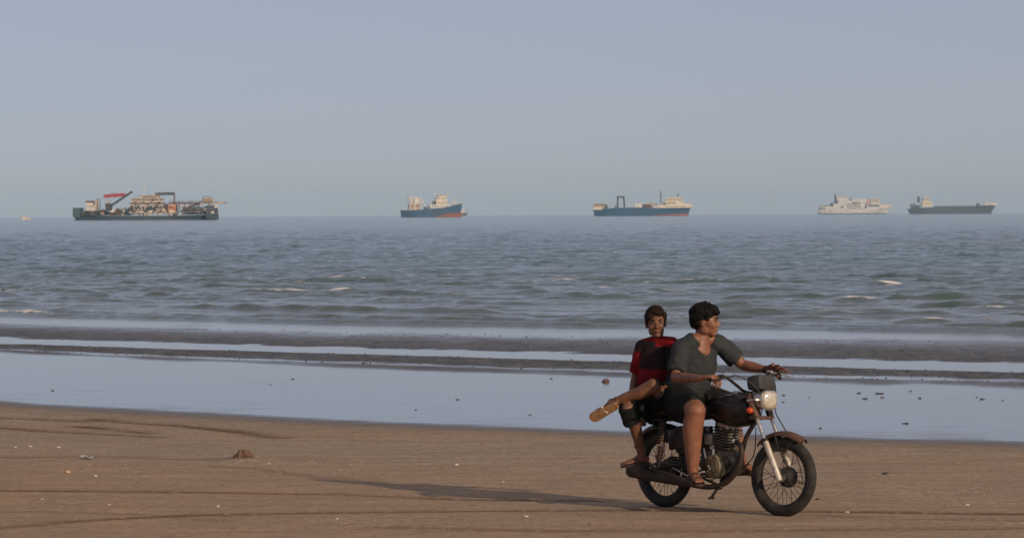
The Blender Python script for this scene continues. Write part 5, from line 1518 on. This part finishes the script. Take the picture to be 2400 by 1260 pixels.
def lump(r_, seed, a=0.25, nu=14, nv=9):
    mb = MB().ball((0, 0, 0), r_, nu=nu, nv=nv)
    v = np.array(mb.v); nn = 1 + a * noise(v[:, 0] / max(r_) * 1.3, v[:, 1] / max(r_) * 1.3, v[:, 2] / max(r_) * 1.3, seed) + a * .5 * noise(v[:, 0] / max(r_) * 3, v[:, 1] / max(r_) * 3, v[:, 2] / max(r_) * 3, seed + 1)
    mb.v = [tuple(p) for p in v * nn[:, None]]
    return mb

# the heap beside its hole
g = surf(567, 1077)
mb = MB()
n = 26; rings = []
for i in range(12):
    t = i / 11
    r_ = 0.012 + 0.078 * t
    hgt = 0.092 * (1 - t ** 1.6)
    rr_ = []
    for k in range(n):
        a = 2 * math.pi * k / n
        w = 1 + 0.16 * math.sin(a * 2 + 1) + 0.10 * math.sin(a * 5)
        x, y = math.cos(a) * r_ * w * (1.0 if math.cos(a) < 0 else 1.25), math.sin(a) * r_ * w
        nz = 0.024 * float(noise(np.array(x * 22), np.array(y * 22), 0, 4)) + 0.014 * float(noise(np.array(x * 60), np.array(y * 60), 0, 6))
        rr_.append(Vector((x, y, hgt + nz * (1 - t ** 3) - 0.006 * t)))
    rings.append(rr_)
mb.rings(rings)
o = mb.build('sand_heap', M_WSAND); o.location = g
tag(o, 'small brown heap of dug wet sand standing alone on the dry beach', 'sand heap')
for k, (dx, dy, r_) in enumerate(((-0.07, -0.05, .014), (-0.03, -0.09, .016), (0.04, -0.09, .012), (0.10, -0.05, .016), (0.14, -0.02, .012), (-0.10, 0.02, .011))):
    c = lump((r_, r_, r_ * .7), 40 + k).build('clod', M_WSAND, o); c.location = (dx, dy, 0.012)

def piece(name, label, cat, px, py, kind, size, seed, group=None, mat=None, rot=None):
    if kind == 'weed': size *= 0.36
    if kind == 'shell': size *= 0.8
    g = surf(px, py)
    rr_ = random.Random(seed)
    if kind == 'shell':          # half of a ribbed bivalve, hollow
        mb = MB(); rings = []
        for i in range(7):
            t = i / 6; ph = t * math.pi / 2
            ring = []
            for k in range(18):
                a = 2 * math.pi * k / 18
                rib = 1 + 0.05 * math.cos(a * 9)
                ring.append(Vector((math.cos(a) * size * (0.15 + 0.85 * math.sin(ph)) * rib, math.sin(a) * size * .82 * (0.15 + .85 * math.sin(ph)) * rib + size * .25 * (1 - t), size * .48 * math.cos(ph))))
            rings.append(ring)
        mb.rings(rings)
    elif kind == 'weed':
        mb = lump((size, size * .5, size * .16), seed, .5)
        for k in range(7):
            a = rr_.uniform(0, 6.28); p0 = Vector((rr_.uniform(-.5, .5) * size, rr_.uniform(-.3, .3) * size, 0.006))
            p1 = p0 + Vector((math.cos(a) * size * .8, math.sin(a) * size * .5, size * .12)); p2_ = p1 + Vector((math.cos(a + .8) * size * .6, math.sin(a + .8) * size * .5, -size * .11))
            mb.tube([p0, p1, p2_], [size * .07, size * .06, size * .02], 5)
    elif kind == 'sheet':
        mb = MB(); m_ = 14; rings = []
        for i in range(m_):
            rings.append([Vector(((i / (m_ - 1) - .5) * size * 2, (k / 9 - .5) * size, 0.012 + size * .16 * (1 + float(noise(np.array(i * .5), np.array(k * .5), 0, seed)) + (.9 if k in (0, 9) else 0)))) for k in range(10)]
                         + [Vector(((i / (m_ - 1) - .5) * size * 2, (k / 9 - .5) * size, 0.008 + size * .16 * (1 + float(noise(np.array(i * .5), np.array(k * .5), 0, seed)) + (.9 if k in (0, 9) else 0)))) for k in reversed(range(10))])
        mb.rings(rings)
    elif kind == 'lump':
        mb = lump((size * 1.25, size * .9, size * .5), seed, .6, 20, 12)
    else:
        mb = lump((size, size * .8, size * .62), seed, .3)
    o = mb.build(name, mat or {'shell': M_SHELL, 'weed': M_WEED, 'stone': M_SHELLP, 'sheet': M_PLAS}[kind])
    o.location = g + Vector((0, 0, size * (.12 if kind in ('stone',) else 0.0)))
    o.rotation_euler = (rr_.uniform(-.2, .2), rr_.uniform(-.2, .2), rr_.uniform(0, 6.28) if rot is None else rot)
    tag(o, label, cat, group)
    return o

SH = 'pale shells scattered on the sand'
piece('shell', 'bright white shell on the sand at left, largest shell before the sand heap', 'shell', 223, 1115, 'shell', .030, 1, SH)
piece('shell', 'white shell on open sand between the sand heap and the motorcycle', 'shell', 1071, 1089, 'shell', .030, 2, SH)
piece('shell', 'small white shell just above the long shadow of the riders', 'shell', 1179, 1128, 'shell', .018, 3, SH)
piece('shell', 'cream shell below the motorcycle shadow, beside the nearest tyre track', 'shell', 1233, 1210, 'shell', .028, 4, SH)
piece('shell', 'white shell between the two long tyre tracks, left of centre', 'shell', 510, 1186, 'shell', .024, 5, SH)
piece('shell', 'little white shell under the upper tyre track near the left edge', 'shell', 99, 1169, 'shell', .018, 6, SH)
piece('stone', 'pinkish pebble left of the bright white shell at left', 'pebble', 160, 1107, 'stone', .026, 7)
piece('shell', 'pale shell right beside the foot of the sand heap', 'shell', 610, 1083, 'shell', .026, 8, SH)
piece('shell', 'farther of two pale shells right of the sand heap', 'shell', 631, 1087, 'shell', .027, 9, SH)
piece('stone', 'tan pebble lying above the shells at the foot of the sand heap', 'pebble', 603, 1073, 'stone', .022, 10)
piece('shell', 'pale shell in front of the front wheel on the sand', 'shell', 1985, 1200, 'shell', .026, 11, SH)
piece('shell', 'broken cream shell at the lower right on the brown sand', 'shell', 2266, 1183, 'shell', .026, 12, SH)
piece('shell', 'small shell at lower left of the image beyond the near tyre track', 'shell', 256, 1182, 'shell', .016, 13, SH)
piece('shell', 'half buried shell at the bottom edge beneath the near tyre track', 'shell', 790, 1215, 'shell', .018, 14, SH)
piece('shell', 'pale shell in the shelly patch near the left edge, leftmost', 'shell', 35, 1049, 'shell', .030, 15, SH)
piece('shell', 'pale shell in the shelly patch near the left edge, middle one', 'shell', 71, 1046, 'shell', .028, 16, SH)
piece('shell', 'pale shell in the shelly patch near the left edge, rightmost', 'shell', 137, 1048, 'shell', .030, 17, SH)
piece('plastic_scrap', 'flat grey and white plastic scrap lying on the sand at left', 'litter', 203, 1076, 'sheet', .060, 18, rot=0.1)
piece('seaweed', 'short dark scrap of seaweed on the sand below the motorcycle shadow', 'seaweed', 1380, 1229, 'weed', .045, 19)
piece('lump', 'reddish brown lump on the wet sand left of the passenger', 'lump', 1418, 894, 'lump', .060, 20, mat=M_BRICK)
piece('seaweed', 'dark clump of seaweed alone on the wet sand at left', 'seaweed', 124, 915, 'weed', .075, 21)
piece('seaweed', 'small dark clump on the wet sand in the middle', 'seaweed', 1073, 936, 'weed', .075, 22)
piece('pebble', 'dark pebble ringed by pale grit right of the front wheel', 'pebble', 2076, 1111, 'stone', .028, 23, mat=M_WEED)
piece('pebble', 'rust red pebble just right of the front wheel', 'pebble', 1917, 1170, 'stone', .020, 24, mat=M_RSTL)
W_ = 'dark seaweed clumps on the wet sand'
for k, (px, py, sz, lb) in enumerate(((2013, 921, .10, 'seaweed clump in the dark row right of the headlight, left one'), (2060, 922, .12, 'seaweed clump in the dark row right of the headlight, longest one'),
        (2028, 934, .11, 'seaweed strip just nearer than the dark row of weed'), (2068, 931, .07, 'small weed clump at the right end of the near dark strip'),
        (1896, 931, .05, 'tiny weed clump right of the headlight on the wet sand'), (1836, 926, .07, 'weed scrap beside the headlight on the wet sand'), (1836, 942, .06, 'weed scrap below the one beside the headlight'),
        (2156, 933, .09, 'dark weed clump halfway between the headlight and the right edge'), (2302, 935, .09, 'darkest weed clump near the right edge'), (2290, 931, .06, 'thin weed strand left of the darkest clump near the right edge'),
        (2350, 938, .06, 'rightmost faint weed clump on the wet sand'), (2122, 992, .08, 'weed strand alone near the dry sand at right'), (2134, 916, .07, 'weed clump above the others at right, near the ripples'),
        (1292, 887, .09, 'weed clump on the far wet sand left of the passenger'), (1222, 864, .08, 'weed clump at the edge of the ripple bar in the middle'), (852, 850, .10, 'weed clump on the ripple bar left of centre'),
        (686, 888, .08, 'weed clump on the far wet sand left of centre'), (633, 901, .06, 'small weed clump nearer than the one left of centre'), (975, 960, .06, 'faint weed clump near the dry sand in the middle'),
        (1242, 972, .06, 'faint weed clump near the dry sand below the passenger foot'), (1923, 1003, .07, 'weed clump at the dry edge right of the mudguard'))):
    piece('seaweed', lb, 'seaweed', px, py, 'weed', sz, 60 + k, W_)

# fine shell grit: uncountable
tri = []; rs_ = random.Random(77)
gm = MB()
cl = [(50, 1050, 60, 10), (110, 1046, 80, 12), (180, 1042, 70, 12), (640, 1085, 60, 16), (720, 1078, 60, 14), (600, 1076, 20, 8), (760, 1090, 60, 12), (1320, 1095, 120, 14), (2090, 1108, 20, 8), (2180, 1148, 60, 14), (2230, 1175, 60, 10), (300, 1105, 60, 10), (2320, 1150, 50, 20), (850, 1217, 60, 10)]
for i in range(460):
    if i < 260:
        c = cl[i % len(cl)]; px, py = rs_.gauss(c[0], c[2]), rs_.gauss(c[1], c[3])
    else:
        px, py = rs_.uniform(-100, 2500), 1040 + 230 * rs_.random() ** 0.8
    if py < 1035 + (px / 2400) * 20: continue
    g = ground(px, py, 0); 
    tri.append((g.x, g.y, rs_.uniform(.004, .009) * (1.0 if i < 260 else .8)))
tx = np.array([t[0] for t in tri]); ty = np.array([t[1] for t in tri])
tz = terrain(tx[:, None], ty[:, None])[0][:, 0]
for (x, y, r_), z in zip(tri, tz):
    gm.ball((x, y, z + r_ * .25), (r_ * rs_.uniform(.8, 1.5), r_, r_ * .55), nu=6, nv=4)
o = gm.build('shell_grit', M_SHELL if False else worn('shell_grit', (0.42, 0.34, 0.26), (0.20, 0.14, 0.09), 0.7, 0, 3))
tag(o, 'fine pale shell grit strewn over the dry sand', 'shell grit', kind='stuff')
# dark bits and small stones on the ripple bars
gm = MB(); q = []
for i in range(1300):
    b = rs_.choice([0, 0, 1, 1, 1])
    px = rs_.uniform(-80, 2480)
    lo, hi = ((762, 791) if b else (804, 824))
    f = px / 2400
    lo += f * (40 if b else 66); hi += f * (58 if b else 82)
    py = rs_.uniform(lo, hi); g = ground(px, py, -.06); q.append((g.x, g.y, rs_.uniform(.006, .013)))
qz = terrain(np.array([[t[0]] for t in q]), np.array([[t[1]] for t in q]))[0][:, 0]
for (x, y, r_), z in zip(q, qz): gm.ball((x, y, z + r_ * .3), (r_ * 1.3, r_, r_ * .7), nu=6, nv=4)
tag(gm.build('beach_pebbles', worn('bar_pebbles', (0.20, 0.19, 0.17), (0.05, 0.048, 0.045), 0.4, 0, 1.5, .48, .52)), 'small pebbles and shells on the grey ripple bars', 'pebbles', kind='stuff')

# ------------------------------------------------------------------ haze over the sea
hz = MB().box((0, 4400, 17), (34000, 9600, 54))
o = hz.build('haze', None, smooth=False)
hm = bpy.data.materials.new('haze'); hm.use_nodes = True
ht = hm.node_tree; ht.nodes.clear()
out = ht.nodes.new('ShaderNodeOutputMaterial'); pv = ht.nodes.new('ShaderNodeVolumePrincipled')
pv.inputs['Color'].default_value = (0.46, 0.76, 1.0, 1)
pv.inputs['Density'].default_value = 5.5e-5
pv.inputs['Anisotropy'].default_value = -0.22
ht.links.new(pv.outputs[0], out.inputs['Volume'])
o.data.materials.append(hm)
o.display_type = 'WIRE'
tag(o, kind='stuff')
